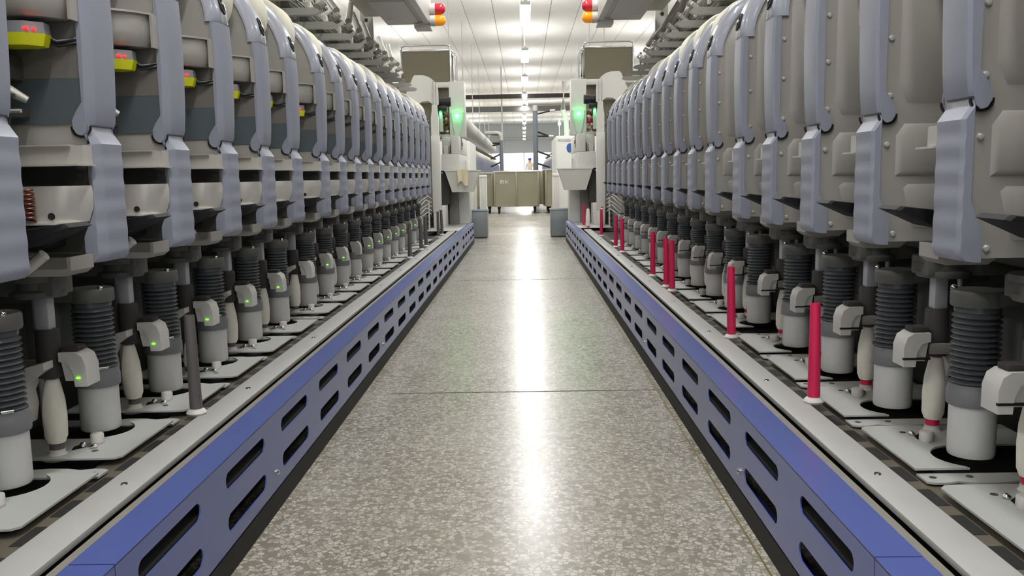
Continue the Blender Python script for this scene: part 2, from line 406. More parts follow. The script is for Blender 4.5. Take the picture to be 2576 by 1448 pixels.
    inn = [(-0.15, -0.091), (-0.10, -0.094), (-0.070, -0.093), (-0.043, -0.088), (-0.026, -0.078), (-0.015, -0.064), (-0.009, -0.052)]
    rings = []
    for z, sh in ((0.627, 0.016), (0.650, 0.002), (0.676, 0.0), (0.687, 0.004)):
        rings.append([Vector((u - sh * 0.6, v, z)) for u, v in pts + inn])
    g = G().loft(rings)
    g.prism([(-0.018, -0.06), (-0.022, -0.085), (-0.04, -0.105), (-0.065, -0.112), (-0.15, -0.112), (-0.15, -0.05)], 'z', 0.624, 0.627)
    U['deflector'] = g.mesh('deflector', 'steel', angle=50)
    U['deflector_hole'] = G().lathe([(0.006, 0.0), (0.006, 0.0012), (0.0001, 0.0012)], seg=12, mtx=Matrix.Translation((-0.054, -0.0965, 0.6375)) @ Matrix.Rotation(PI / 2, 4, 'X')).mesh('deflector_hole', 'dark')
    pts = [Vector((-0.084 + 0.010 * math.cos(t), -0.110 + 0.009 * math.sin(t), 0.630 + 0.052 * t / (2 * PI * 7))) for t in [i * PI / 5 for i in range(71)]]
    U['spring'] = G().path(pts, 0.002, 5).mesh('spring', 'copper')
    U['pivot_bolt'] = G().lathe([(0.007, 0), (0.007, 0.004), (0.0001, 0.005)], seg=8, mtx=Matrix.Translation((-0.026, -0.0475, 0.706)) @ Matrix.Rotation(PI / 2, 4, 'X')).mesh('pivot_bolt', 'dark_metal')
    g = G().loft([[Vector((u, v, z)) for u, v in ((-0.10 + s_, -0.125), (-0.014 - s_, -0.125), (-0.012 - s_, -0.053), (-0.10 + s_, -0.053))] for z, s_ in ((0.541, 0.012), (0.550, 0.0), (0.572, 0.0), (0.572, 0.006), (0.553, 0.006))])
    U['waste_tray'] = g.mesh('waste_tray', 'metal_part')
    U['lever'] = G().tube((-0.085, -0.135, 0.550), (-0.050, -0.135, 0.578), 0.008, 0.010).mesh('lever', 'white_plastic')
    rings = []
    for v, k in ((-0.20, 0.85), (-0.195, 1.0), (-0.125, 1.0), (-0.12, 0.9)):
        poly = [(0.026, 0.624), (0.018, 0.630), (-0.045, 0.622), (-0.075, 0.604), (-0.075, 0.588), (-0.035, 0.596), (0.0, 0.612)]
        c = (-0.03, 0.61)
        rings.append([Vector((c[0] + (u - c[0]) * k, v, c[1] + (z - c[1]) * k)) for u, z in poly])
    g = G().loft(rings); g.box(-0.085, -0.06, -0.15, -0.045, 0.585, 0.605, 0.003)
    U['handle'] = g.mesh('handle', 'handle_black')
    U['underframe'] = G().box(-0.34, -0.19, -0.05, 0.27, 0.525, 0.552, 0.004).mesh('underframe', 'dark_metal')
    # suction pipe with bellows
    px, py = -0.130, 0.162
    U['suction_pipe'] = G().lathe([(0.001, 0.206), (0.036, 0.206), (0.0375, 0.210), (0.0375, 0.305), (0.001, 0.305)], (px, py, 0), 24).mesh('suction_pipe', 'pipe')
    U['pipe_collar'] = G().lathe([(0.001, 0.294), (0.0415, 0.294), (0.0425, 0.297), (0.0425, 0.318), (0.040, 0.322), (0.040, 0.330), (0.001, 0.330)], (px, py, 0), 24).mesh('pipe_collar', 'collar')
    prof = [(0.001, 0.326)]; z = 0.328
    for i in range(13):
        prof += [(0.0325, z), (0.0385, z + 0.0036), (0.0392, z + 0.0046), (0.0385, z + 0.0056)]; z += 0.0093
    prof += [(0.034, z), (0.036, z + 0.003), (0.036, z + 0.012), (0.001, z + 0.012)]
    U['bellows'] = G().lathe(prof, (px, py, 0), 24).mesh('bellows', 'bellows', angle=20)
    g = G().lathe([(0.001, 0.461), (0.041, 0.461), (0.0425, 0.464), (0.0425, 0.484), (0.040, 0.488), (0.001, 0.488)], (px, py, 0), 24)
    g.prism([(-0.13, py - 0.040), (-0.13, py + 0.040), (-0.30, py + 0.030), (-0.30, py - 0.030)], 'z', 0.464, 0.485)
    g.box(-0.25, -0.185, py - 0.03, py + 0.03, 0.33, 0.465, 0.004)
    U['pipe_cap'] = g.mesh('pipe_cap', 'disc')
    U['clamp_screw'] = G().ball((px + 0.030, py - 0.022, 0.489), 0.006).tube((px + 0.02, py - 0.034, 0.333), (px + 0.034, py - 0.022, 0.333), 0.003).mesh('clamp_screw', 'chrome')
    # bobbin station
    bx, by = -0.136, 0.007
    U['drive_shaft'] = G().box(bx - 0.013, bx + 0.011, by - 0.012, by + 0.012, 0.42, 0.54, 0.002).tube((bx - 0.03, by + 0.02, 0.25), (bx - 0.03, by + 0.02, 0.54), 0.005).mesh('drive_shaft', 'shaft')
    U['gripper_sleeve'] = G().lathe([(0.013, 0.344), (0.0205, 0.346), (0.0215, 0.36), (0.0205, 0.43), (0.018, 0.434), (0.001, 0.434)], (bx, by, 0), 18).mesh('gripper_sleeve', 'sleeve')
    g = G().lathe([(0.001, 0.492), (0.046, 0.492), (0.048, 0.495), (0.048, 0.503), (0.040, 0.507), (0.040, 0.519), (0.052, 0.521), (0.053, 0.532), (0.001, 0.532)], (bx - 0.01, by, 0), 22)
    g.box(-0.30, -0.10, by - 0.035, by + 0.035, 0.496, 0.53, 0.003)
    U['turn_disc'] = g.mesh('turn_disc', 'disc')
    U['pedestal'] = G().lathe([(0.001, 0.1935), (0.026, 0.1935), (0.028, 0.196), (0.022, 0.199), (0.016, 0.2025), (0.0135, 0.207), (0.0135, 0.212), (0.006, 0.213), (0.006, 0.23), (0.001, 0.23)], (bx, by, 0), 20).mesh('pedestal', 'white_plastic')
    # sensor hood
    hx, hy = -0.092, 0.018
    poly = [(0.028, 0.330), (0.028, 0.366), (0.022, 0.384), (0.010, 0.392), (-0.020, 0.392), (-0.020, 0.376), (-0.004, 0.372), (0.004, 0.356), (0.006, 0.330)]
    g = G().prism([(p[0] + hx, p[1]) for p in poly], 'y', hy - 0.026, hy + 0.022)
    g.prism([(hx - 0.012, 0.340), (hx - 0.020, 0.39), (hx + 0.02, 0.385), (hx + 0.026, 0.34)], 'y', hy - 0.022, hy + 0.018)
    U['sensor_hood'] = g.mesh('sensor_hood', 'hood', angle=50)
    U['hood_cap'] = G().box(hx - 0.02, hx + 0.012, hy - 0.018, hy + 0.014, 0.392, 0.402, 0.003).mesh('hood_cap', 'sleeve')
    U['led_on'] = G().box(hx + 0.010, hx + 0.017, hy - 0.0285, hy - 0.026, 0.3450, 0.3475, 0.0008).mesh('sensor_light', 'led_green')
    U['sensor_slit'] = G().box(hx - 0.02, hx + 0.029, hy + 0.018, hy + 0.0226, 0.343, 0.347).mesh('sensor_slit', 'black_plastic')
    U['hood_post'] = G().box(-0.24, hx - 0.02, hy + 0.012, hy + 0.020, 0.352, 0.372, 0.002).mesh('hood_post', 'grey_paint')
    # tube hook
    poly = [(-0.122, 0.380), (-0.154, 0.372), (-0.176, 0.354), (-0.188, 0.325), (-0.194, 0.268), (-0.166, 0.268), (-0.160, 0.300), (-0.164, 0.324), (-0.152, 0.347), (-0.122, 0.367)]
    U['tube_hook'] = G().prism(poly, 'y', -0.040, 0.004).mesh('tube_hook', 'bracket', angle=50)
    U['hook_post'] = G().box(-0.205, -0.182, -0.03, 0.0, 0.198, 0.36, 0.003).mesh('hook_post', 'grey_paint')
    # plates on the platform
    arc = [(px + 0.062 * math.cos(math.radians(a)), py + 0.062 * math.sin(math.radians(a))) for a in range(55, -96, -15)]
    main = [(-0.010, -0.008), (-0.010, 0.222), (px + 0.062 * math.cos(math.radians(60)), 0.222)] + arc + [(-0.28, 0.099), (-0.28, -0.022), (-0.045, -0.022), (-0.020, -0.019)]
    U['main_plate'] = G().prism(main, 'z', 0.1985, 0.2020).mesh('main_plate', 'plate')
    armp = [(-0.012, -0.097), (-0.012, -0.060), (-0.022, -0.054), (-0.040, -0.053), (-0.062, -0.060), (-0.085, -0.052), (-0.12, -0.050), (-0.16, -0.058), (-0.28, -0.058), (-0.28, -0.097)]
    U['arm_plate'] = G().prism(armp, 'z', 0.190, 0.1935).mesh('arm_plate', 'plate')
    U['plate_hole'] = G().lathe([(0.006, 0), (0.006, 0.0004), (0.0001, 0.0004)], seg=12).mesh('plate_hole', 'dark_metal')
    U['knob'] = G().lathe([(0.001, 0), (0.0115, 0), (0.0122, 0.003), (0.0122, 0.016), (0.011, 0.018), (0.001, 0.018)], seg=18).mesh('knob', 'white_plastic')
    g = G().prism([(-0.118, 0.020), (-0.083, 0.052), (-0.080, 0.072), (-0.094, 0.088), (-0.125, 0.045)], 'z', 0.202, 0.204)
    U['steel_tongue'] = g.mesh('steel_tongue', 'chrome')
    U['plate_screw'] = G().lathe([(0.001, 0), (0.0065, 0), (0.0065, 0.003), (0.004, 0.006), (0.001, 0.0068)], seg=10).mesh('plate_screw', 'chrome')
    # magazine above
    lz = [(-0.085, 0.0), (-0.10, 0.014), (-0.12, 0.019), (-0.36, 0.019), (-0.36, -0.019), (-0.12, -0.019), (-0.10, -0.014)]
    g = G().prism([(p[0], 1.362 + p[1] * 0.75) for p in lz], 'y', 0.10, 0.135)
    U['cradle_arm'] = g.mesh('cradle_arm', 'rack', angle=50)
    U['cradle_post'] = G().box(-0.34, -0.31, 0.0, 0.03, 1.24, 1.50, 0.003).box(-0.35, -0.33, 0.02, 0.14, 1.352, 1.372).mesh('cradle_post', 'rack_dark')
    U['magazine_tube'] = G().tube((0, 0, 0), (0.0, 0.235, 0.095), 0.019, 0.016, 12).mesh('magazine_tube', 'rack')
    g = G()
    for k in range(4):
        a = 0.03 + k * 0.075
        g.tube((-0.24, a, 1.43), (-0.36, a + 0.13, 1.60), 0.0055, None, 6)
    g.tube((-0.235, 0.0, 1.435), (-0.235, 0.32, 1.435), 0.008, None, 8).tube((-0.36, 0.0, 1.60), (-0.36, 0.32, 1.60), 0.011, None, 8)
    U['magazine_rods'] = g.mesh('magazine_rods', 'rack')
    U['magazine_block'] = G().box(-0.42, -0.27, 0.03, 0.25, 1.43, 1.50, 0.01).box(-0.34, -0.28, 0.10, 0.18, 1.40, 1.55, 0.006).mesh('magazine_block', 'rack_dark')
    U['magazine_cup'] = G().lathe([(0.010, 0), (0.016, 0.004), (0.017, 0.034), (0.014, 0.04), (0.011, 0.038), (0.011, 0.012), (0.0005, 0.012)], seg=14, mtx=Matrix.Translation((-0.235, 0.10, 1.50)) @ Matrix.Rotation(math.radians(58), 4, 'Y')).mesh('magazine_cup', 'rack')
    g = G()
    for k in range(5):
        a = k * 0.064
        g.tube((-0.20, a + 0.15, 1.41 + 0.01 * (k % 2)), (-0.33, a, 1.53), 0.004, None, 6)
        g.tube((-0.25, a, 1.47), (-0.30, a + 0.06, 1.585), 0.007, 0.004, 6)
    g.tube((-0.21, 0.0, 1.405), (-0.21, 0.32, 1.405), 0.005, None, 6).tube((-0.285, 0.0, 1.555), (-0.285, 0.32, 1.555), 0.006, None, 6)
    U['magazine_wires'] = g.mesh('magazine_wires', 'rack_dark')
    U['magazine_clip'] = G().box(-0.26, -0.215, 0.17, 0.20, 1.43, 1.475, 0.004).tube((-0.24, 0.185, 1.47), (-0.20, 0.20, 1.50), 0.012, 0.009, 10).mesh('magazine_clip', 'cream_paint')
build_unit_meshes()

UNIT_PARTS = ['upper_cover', 'lower_cover', 'cap', 'bolt_recess', 'cap_bolt', 'housing', 'upper_side_panel', 'middle_side_panel', 'lower_side_panel',
              'inner_plate', 'mechanism_panel', 'hinge_gap', 'splicer_shelf', 'splicer_body', 'clearer_body', 'clearer_base', 'status_light', 'cable', 'yarn_guide', 'guide_pins',
              'recess_plate', 'steel_shelf', 'deflector', 'deflector_hole', 'spring', 'pivot_bolt', 'waste_tray', 'lever', 'handle', 'underframe',
              'suction_pipe', 'pipe_collar', 'bellows', 'pipe_cap', 'clamp_screw', 'drive_shaft', 'gripper_sleeve', 'turn_disc', 'pedestal',
              'sensor_hood', 'hood_cap', 'hood_post', 'tube_hook', 'hook_post', 'main_plate', 'arm_plate', 'steel_tongue',
              'cradle_arm', 'cradle_post', 'magazine_rods', 'magazine_block', 'magazine_cup', 'magazine_wires', 'magazine_clip']
SUB = {'hinge_gap': 'upper_cover', 'bolt_recess': 'cap', 'cap_bolt': 'cap', 'upper_side_panel': 'housing', 'middle_side_panel': 'housing', 'lower_side_panel': 'housing',
       'inner_plate': 'housing', 'mechanism_panel': 'housing', 'clearer_base': 'clearer_body', 'status_light': 'clearer_body', 'cable': 'clearer_body',
       'deflector_hole': 'deflector', 'hood_cap': 'sensor_hood', 'hook_post': 'tube_hook', 'hood_post': 'sensor_hood', 'clamp_screw': 'pipe_cap'}
PART_LABEL = {'clearer_base': 'yellow base of the sensor', 'status_light': 'red status light', 'bellows': 'black ribbed rubber bellows', 'spring': 'copper coil spring',
              'handle': 'black plastic handle', 'deflector': 'polished steel deflector plate'}

bob_yarn = G().lathe([(0.001, 0.0), (0.015, 0.0), (0.0195, 0.012), (0.0205, 0.05), (0.0185, 0.08), (0.0125, 0.112), (0.0105, 0.118), (0.001, 0.118)], seg=20).mesh('yarn', 'yarn')
bob_yarn_thin = G().lathe([(0.001, 0.0), (0.0125, 0.0), (0.0145, 0.008), (0.0140, 0.03), (0.0105, 0.06), (0.001, 0.06)], seg=20).mesh('yarn', 'yarn')
def bob_tube(m): return G().lathe([(0.001, -0.012), (0.0125, -0.012), (0.0125, 0.0), (0.0102, 0.004), (0.0098, 0.112), (0.0102, 0.126), (0.001, 0.126)], seg=16).mesh('bobbin_tube', m)
BT = {'left': bob_tube('grey_tube'), 'right': bob_tube('crimson')}
pkg = G().lathe([(0.030, 0.0), (0.088, 0.0), (0.096, 0.005), (0.1, 0.012), (0.1, 0.13), (0.095, 0.137), (0.03, 0.139)], seg=36, mtx=Matrix.Rotation(-PI / 2, 4, 'X')).mesh('yarn_wrap', 'yarn_cream')
pkt = G().lathe([(0.026, -0.012), (0.031, -0.012), (0.033, 0.15), (0.026, 0.15)], seg=20, mtx=Matrix.Rotation(-PI / 2, 4, 'X')).mesh('package_tube', 'brown_tube')
cone = G().lathe([(0.020, 0.0), (0.045, 0.0), (0.048, 0.004), (0.033, 0.10), (0.02, 0.10)], seg=22, mtx=Matrix.Rotation(math.radians(-65), 4, 'Y')).mesh('yarn_wrap', 'yarn_cream')
conet = G().lathe([(0.0175, -0.008), (0.021, -0.008), (0.021, 0.11), (0.0175, 0.11), (0.0175, 0.05), (0.0005, 0.05)], seg=18, mtx=Matrix.Rotation(math.radians(-65), 4, 'Y')).mesh('cone_tube', 'brown_tube')

XF = {'left': -0.7234, 'right': 0.623}
Y00 = {'left': 1.527, 'right': 1.295}
def unit_y(side, k): return Y00[side] + 0.32 * k + (0.076 if k >= 5 else 0.0)
rnd = random.Random(3)
for side in ('left', 'right'):
    rz = 0.0 if side == 'left' else PI
    sg = 1 if side == 'left' else -1
    for k in range(-1, 17):
        y = unit_y(side, k)
        t = empty('winding_unit', (XF[side], y, 0), rz)
        tag(t, 'lavender-grey yarn winding unit, %s from the camera in the %s row' % (ORD[k + 1], side), 'machine', 'winding units of the %s row' % side)
        own = {}
        skip = set()
        if side == 'left' and k in (4,): skip = {'tube_hook', 'hook_post'}
        for p in UNIT_PARTS:
            if p in skip: continue
            own[p] = link(p, U[p], own.get(SUB.get(p), t) if p in SUB else t)
            if p in PART_LABEL: own[p]['label'] = PART_LABEL[p]
        lit = side == 'left' and k not in (5, 8)
        o = link('sensor_light' if lit else 'sensor_slit', U['led_on' if lit else 'sensor_slit'], own['sensor_hood'])
        if lit: o['label'] = 'small green sensor light'
        for u, z in ((-0.020, 0.732), (-0.023, 0.817), (-0.022, 0.915), (-0.022, 1.01), (-0.036, 0.574), (-0.030, 1.10)):
            o = link('screw', U['screw'], own['housing']); o.location = (u, 0.038, z)
        for u, v, z in ((-0.030, -0.078, 0.1936), (-0.090, -0.080, 0.1936), (-0.075, 0.022, 0.2021)):
            o = link('plate_hole', U['plate_hole'], own['arm_plate'] if v < 0 else own['main_plate']); o.location = (u, v, z)
        o = link('knob', U['knob'], own['main_plate']); o.location = (-0.094 + rnd.uniform(-.003, .003), 0.074, 0.202)
        for u, v in ((-0.112, 0.052), (-0.085, 0.038)):
            o = link('plate_screw', U['plate_screw'], own['main_plate']); o.location = (u, v, 0.203)
        for j in range(5):
            o = link('magazine_tube', U['magazine_tube'], t)
            o.location = (-0.25 - 0.05 * (j % 2), 0.02 + 0.06 * j, 1.44 + 0.032 * j); o.rotation_euler = (0.09 * (j - 2), 0, rnd.uniform(0.1, 0.8))
        # bobbin on the pedestal
        nm = 'under the %s winding unit from the camera, %s row' % (ORD[k + 1], side)
        b = empty('yarn_bobbin', (XF[side] + sg * -0.136, y + sg * 0.007, 0.2245))
        thin = side == 'left' and k in (2, 6, 9)
        tag(b, ('nearly empty ' if thin else 'white ') + 'yarn bobbin ' + nm, 'bobbin', 'yarn bobbins under the %s row' % side)
        link('bobbin_tube', BT[side], b); link('yarn', bob_yarn_thin if thin else bob_yarn, b)
        b.rotation_euler = (rnd.uniform(-.02, .02), rnd.uniform(-.02, .02), rnd.uniform(0, 6))
        # yarn package behind the cap
        if (k + (0 if side == 'left' else 1)) % 7 != 6:
            q = empty('yarn_package', (XF[side] + sg * -0.143, y + sg * 0.10, 1.180), rz)
            tag(q, 'cream yarn package behind the cap of the %s winding unit, %s row' % (ORD[k + 1], side), 'yarn package', 'yarn packages on the %s row' % side)
            link('yarn_wrap', pkg, q); link('package_tube', pkt, q)
            if rnd.random() < .5: q.location.z -= 0.012
        if side == 'right' and 2 <= k <= 9:
            q = empty('yarn_cone', (XF[side] + 0.20, y - 0.2, 1.505), 0)
            tag(q, 'small cream yarn cone with brown tube above the %s winding unit, right row' % ORD[k + 1], 'yarn cone', 'yarn cones on the right magazine')
            link('yarn_wrap', cone, q); link('cone_tube', conet, q)
            q.rotation_euler = (0, 0, rnd.uniform(0.3, 0.7))

# ------------------------------------------------------------------ machine base with slotted kick panels
SLOT = 0.349
def machine_base(side):
    s = -1 if side == 'left' else 1
    xp = 0.528 if side == 'left' else 0.4295          # plane of the kick panel
    xu = abs(XF[side]) + 0.012                        # front edge of the unit plates
    phase = 1.924
    joints = [-0.7, 1.05, 7.05, 9.10] if side == 'left' else [-0.7, 1.045, 7.30, 9.18]
    yend = joints[-1]
    t = empty('machine_base', (0, 0, 0))
    tag(t, 'long low machine base with blue slotted kick panels on the %s of the aisle' % side, 'machine base', 'machine bases')
    X = lambda x: s * x
    def bx(x0, x1, y0, y1, z0, z1, b=0.0):
        return G().box(min(X(x0), X(x1)), max(X(x0), X(x1)), y0, y1, z0, z1, b)
    for ya, yb in zip(joints, joints[1:]):
        g = G(); ya += 0.0015; yb -= 0.0015
        def quad(y0, y1, z0, z1):
            g.bm.faces.new([g.bm.verts.new(Vector((X(xp), a, b))) for a, b in ((y0, z0), (y1, z0), (y1, z1), (y0, z1))])
        rows = ((0.076, 0.108), (0.153, 0.183))
        quad(ya, yb, 0.046, rows[0][0]); quad(ya, yb, rows[0][1], rows[1][0]); quad(ya, yb, rows[1][1], 0.2085)
        for z0, z1 in rows:
            zc, h, L = (z0 + z1) / 2, (z1 - z0) / 2, 0.114
            cs = []
            i = math.floor((ya - phase) / SLOT)
            while phase + i * SLOT < yb + 0.2:
                c = phase + i * SLOT
                if c - L > ya + 0.01 and c + L < yb - 0.01: cs.append(c)
                i += 1
            arc = [(h * (1 - math.cos(a)), h * math.sin(a)) for a in [j * PI / 10 - PI / 2 for j in range(11)]]
            edges = [ya] + cs + [yb]
            for n_, (c0, c1) in enumerate(zip(edges, edges[1:])):
                poly = []
                if n_ == 0: poly += [(ya, z0)]
                else: poly += [(c0 + L - d, zc + e) for d, e in reversed(arc)][::-1][::-1]
                # left border from top to bottom, right border from bottom to top
                if n_ == 0: leftb = [(ya, z1), (ya, z0)]
                else: leftb = [(c0 + L - d, zc + e) for d, e in reversed(arc)]
                if n_ == len(edges) - 2: rightb = [(yb, z0), (yb, z1)]
                else: rightb = [(c1 - L + d, zc + e) for d, e in arc]
                g.bm.faces.new([g.bm.verts.new(Vector((X(xp), a, b))) for a, b in leftb + rightb])
        bmesh.ops.remove_doubles(g.bm, verts=g.bm.verts, dist=1e-5)
        ext = bmesh.ops.extrude_face_region(g.bm, geom=list(g.bm.faces))
        for v in [e for e in ext['geom'] if isinstance(e, bmesh.types.BMVert)]: v.co.x += s * 0.0025
        # folded top flange
        g.box(min(X(xp), X(xp + 0.060)), max(X(xp), X(xp + 0.060)), ya, yb, 0.2075, 0.2102)
        g.box(min(X(xp), X(xp + 0.03)), max(X(xp), X(xp + 0.03)), ya, yb, 0.046, 0.0485)
        kp = g.obj('kick_panel', 'kick_blue', t, angle=30)
        kp['label'] = 'blue painted slotted sheet metal panel'
        sm = []
        yy = (1.762 if side == 'left' else 1.729)
        for m_ in range(-2, 7):
            yc = yy + 1.396 * m_
            if ya + 0.05 < yc < yb - 0.05:
                for z in (0.083,): sm.append((yc, z))
        if ya > 1: sm.append((ya + 0.03, 0.083))
        for yc, z in sm:
            o = G().lathe([(0.001, 0), (0.0065, 0), (0.0065, 0.002), (0.004, 0.005), (0.001, 0.0055)], seg=12, mtx=Matrix.Translation((X(xp), yc, z)) @ Matrix.Rotation(-s * PI / 2, 4, 'Y')).obj('panel_screw', 'chrome', kp)
    bx(xp + 0.060, xp + 0.077, -0.7, yend, 0.196, 0.2065).obj('grey_ledge', 'grey_trim', t)
    bx(xp + 0.004, xp + 0.30, -0.7, yend, 0.120, 0.160).obj('groove_bed', 'dark', t)
    x0 = xp + 0.094; x1 = xp + 0.156
    ys = [-0.7, 0.93, 4.13, 7.33, yend - 1.3] if side == 'left' else [-0.7, 0.93, 4.13, 7.33, yend - 1.4]
    for a, b in zip(ys, ys[1:]):
        st = bx(x0, x1, a + 0.001, b - 0.001, 0.198, 0.2085, 0.0012).obj('rail_strip', 'light_strip', t)
        yy = a + 0.42
        while yy < b - 0.1:
            G().lathe([(0.001, 0), (0.006, 0), (0.005, 0.0022), (0.001, 0.003)], (X((x0 + x1) / 2), yy, 0.2085), 12).obj('rail_screw', 'chrome', st)
            yy += 0.64
    bx(x1, xu + 0.04, -0.7, yend - 1.3, 0.170, 0.186).obj('waste_channel', 'channel', t)
    nb = 0
    yy = 0.2
    while yy < 7.0:
        bx(x1 + 0.004, xu - 0.002, yy, yy + 0.07, 0.186, 0.1865).obj('channel_slot', 'dark', t); yy += 0.107
    bx(xu - 0.03, xu + 0.45, -0.7, yend, 0.10, 0.170).obj('base_frame', 'dark', t)
    bx(xp + 0.0005, xp + 0.004, -0.7, yend, 0.0, 0.0455).obj('gap_shade_strip', 'dark', t)  # added dark strip standing in for the shade in the gap under the panel
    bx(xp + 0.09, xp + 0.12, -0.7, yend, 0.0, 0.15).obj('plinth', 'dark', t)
    # broad end plate
    bx(xp + 0.060, xp + 0.36, yend - 1.28, yend, 0.2075, 0.2115, 0.001).obj('end_plate', 'light_strip', t)
    # dark rear panel behind the bobbins
    bx(xu + 0.33, xu + 0.35, -0.7, yend - 1.0, 0.17, 0.60).obj('rear_panel', 'dark_metal', t)
    bx(xu + 0.355, xu + 0.40, -0.7, yend - 1.0, 0.17, 1.24).obj('back_wall', 'grey_paint', t)
    # end cheek
    bx(xp + 0.003, xp + 0.36, yend - 0.004, yend, 0.046, 0.207).obj('end_cheek', 'kick_blue', t)
    return t
machine_base('left'); machine_base('right')

# ------------------------------------------------------------------ empty tubes standing on pegs
peg = G().lathe([(0.001, 0), (0.019, 0), (0.021, 0.004), (0.018, 0.009), (0.011, 0.013), (0.010, 0.018), (0.001, 0.018)], seg=18).mesh('peg', 'white_plastic')
def tube_mesh(m): return G().lathe([(0.0125, 0.0), (0.0130, 0.004), (0.0105, 0.192), (0.0100, 0.196), (0.0078, 0.196), (0.0078, 0.02), (0.0005, 0.02)], seg=18).mesh('empty_tube', m)
TM = {'left': tube_mesh('grey_tube'), 'right': tube_mesh('crimson')}
yE = {'left': 9.10 - 1.3, 'right': 9.18 - 1.4}
for side, xs, ys in (('left', -0.692, (1.77, 5.22, 5.81, 6.10, 6.98, 7.30)), ('right', 0.597, (1.79, 2.52, 3.55, 3.69, 4.09, 5.37, 5.76, 6.83, 8.13))):
    for i, y in enumerate(ys):
        z = 0.2085 if y < yE[side] else 0.2115; xs_ = xs if y < 8 else 0.547
        p = tag(link('tube_peg', peg), 'small white plastic peg under the %s empty tube, %s side' % (ORD[i], side), 'peg', 'tube pegs'); p.location = (xs_, y, z)
        o = tag(link('empty_tube', TM[side]), '%s empty bobbin tube standing on the rail, %s from the camera on the %s' % ('dark grey' if side == 'left' else 'crimson', ORD[i], side), 'tube', 'empty tubes on the %s rail' % side)
        o.location = (xs_, y, z + 0.013)
        o.rotation_euler = (rnd.uniform(-.02, .02), rnd.uniform(-.03, .03), 0)
for i, (x, y) in enumerate(((0.575, 7.95), (0.706, 8.02))):
    b = empty('yarn_bobbin', (x, y, 0.2235))
    b.scale = (1.0, 1.0, 1.35)
    tag(b, 'white yarn bobbin with crimson tip on the right end plate, %s' % ('nearer the aisle' if i == 0 else 'farther from the aisle'), 'bobbin')
    link('bobbin_tube', BT['right'], b); link('yarn', bob_yarn, b)
b = empty('yarn_bobbin', (-0.765, 7.95, 0.2235)); b.scale = (1.0, 1.0, 1.35)
tag(b, 'white yarn bobbin standing on the left end plate beside the pillar', 'bobbin')
link('bobbin_tube', BT['left'], b); link('yarn', bob_yarn, b)

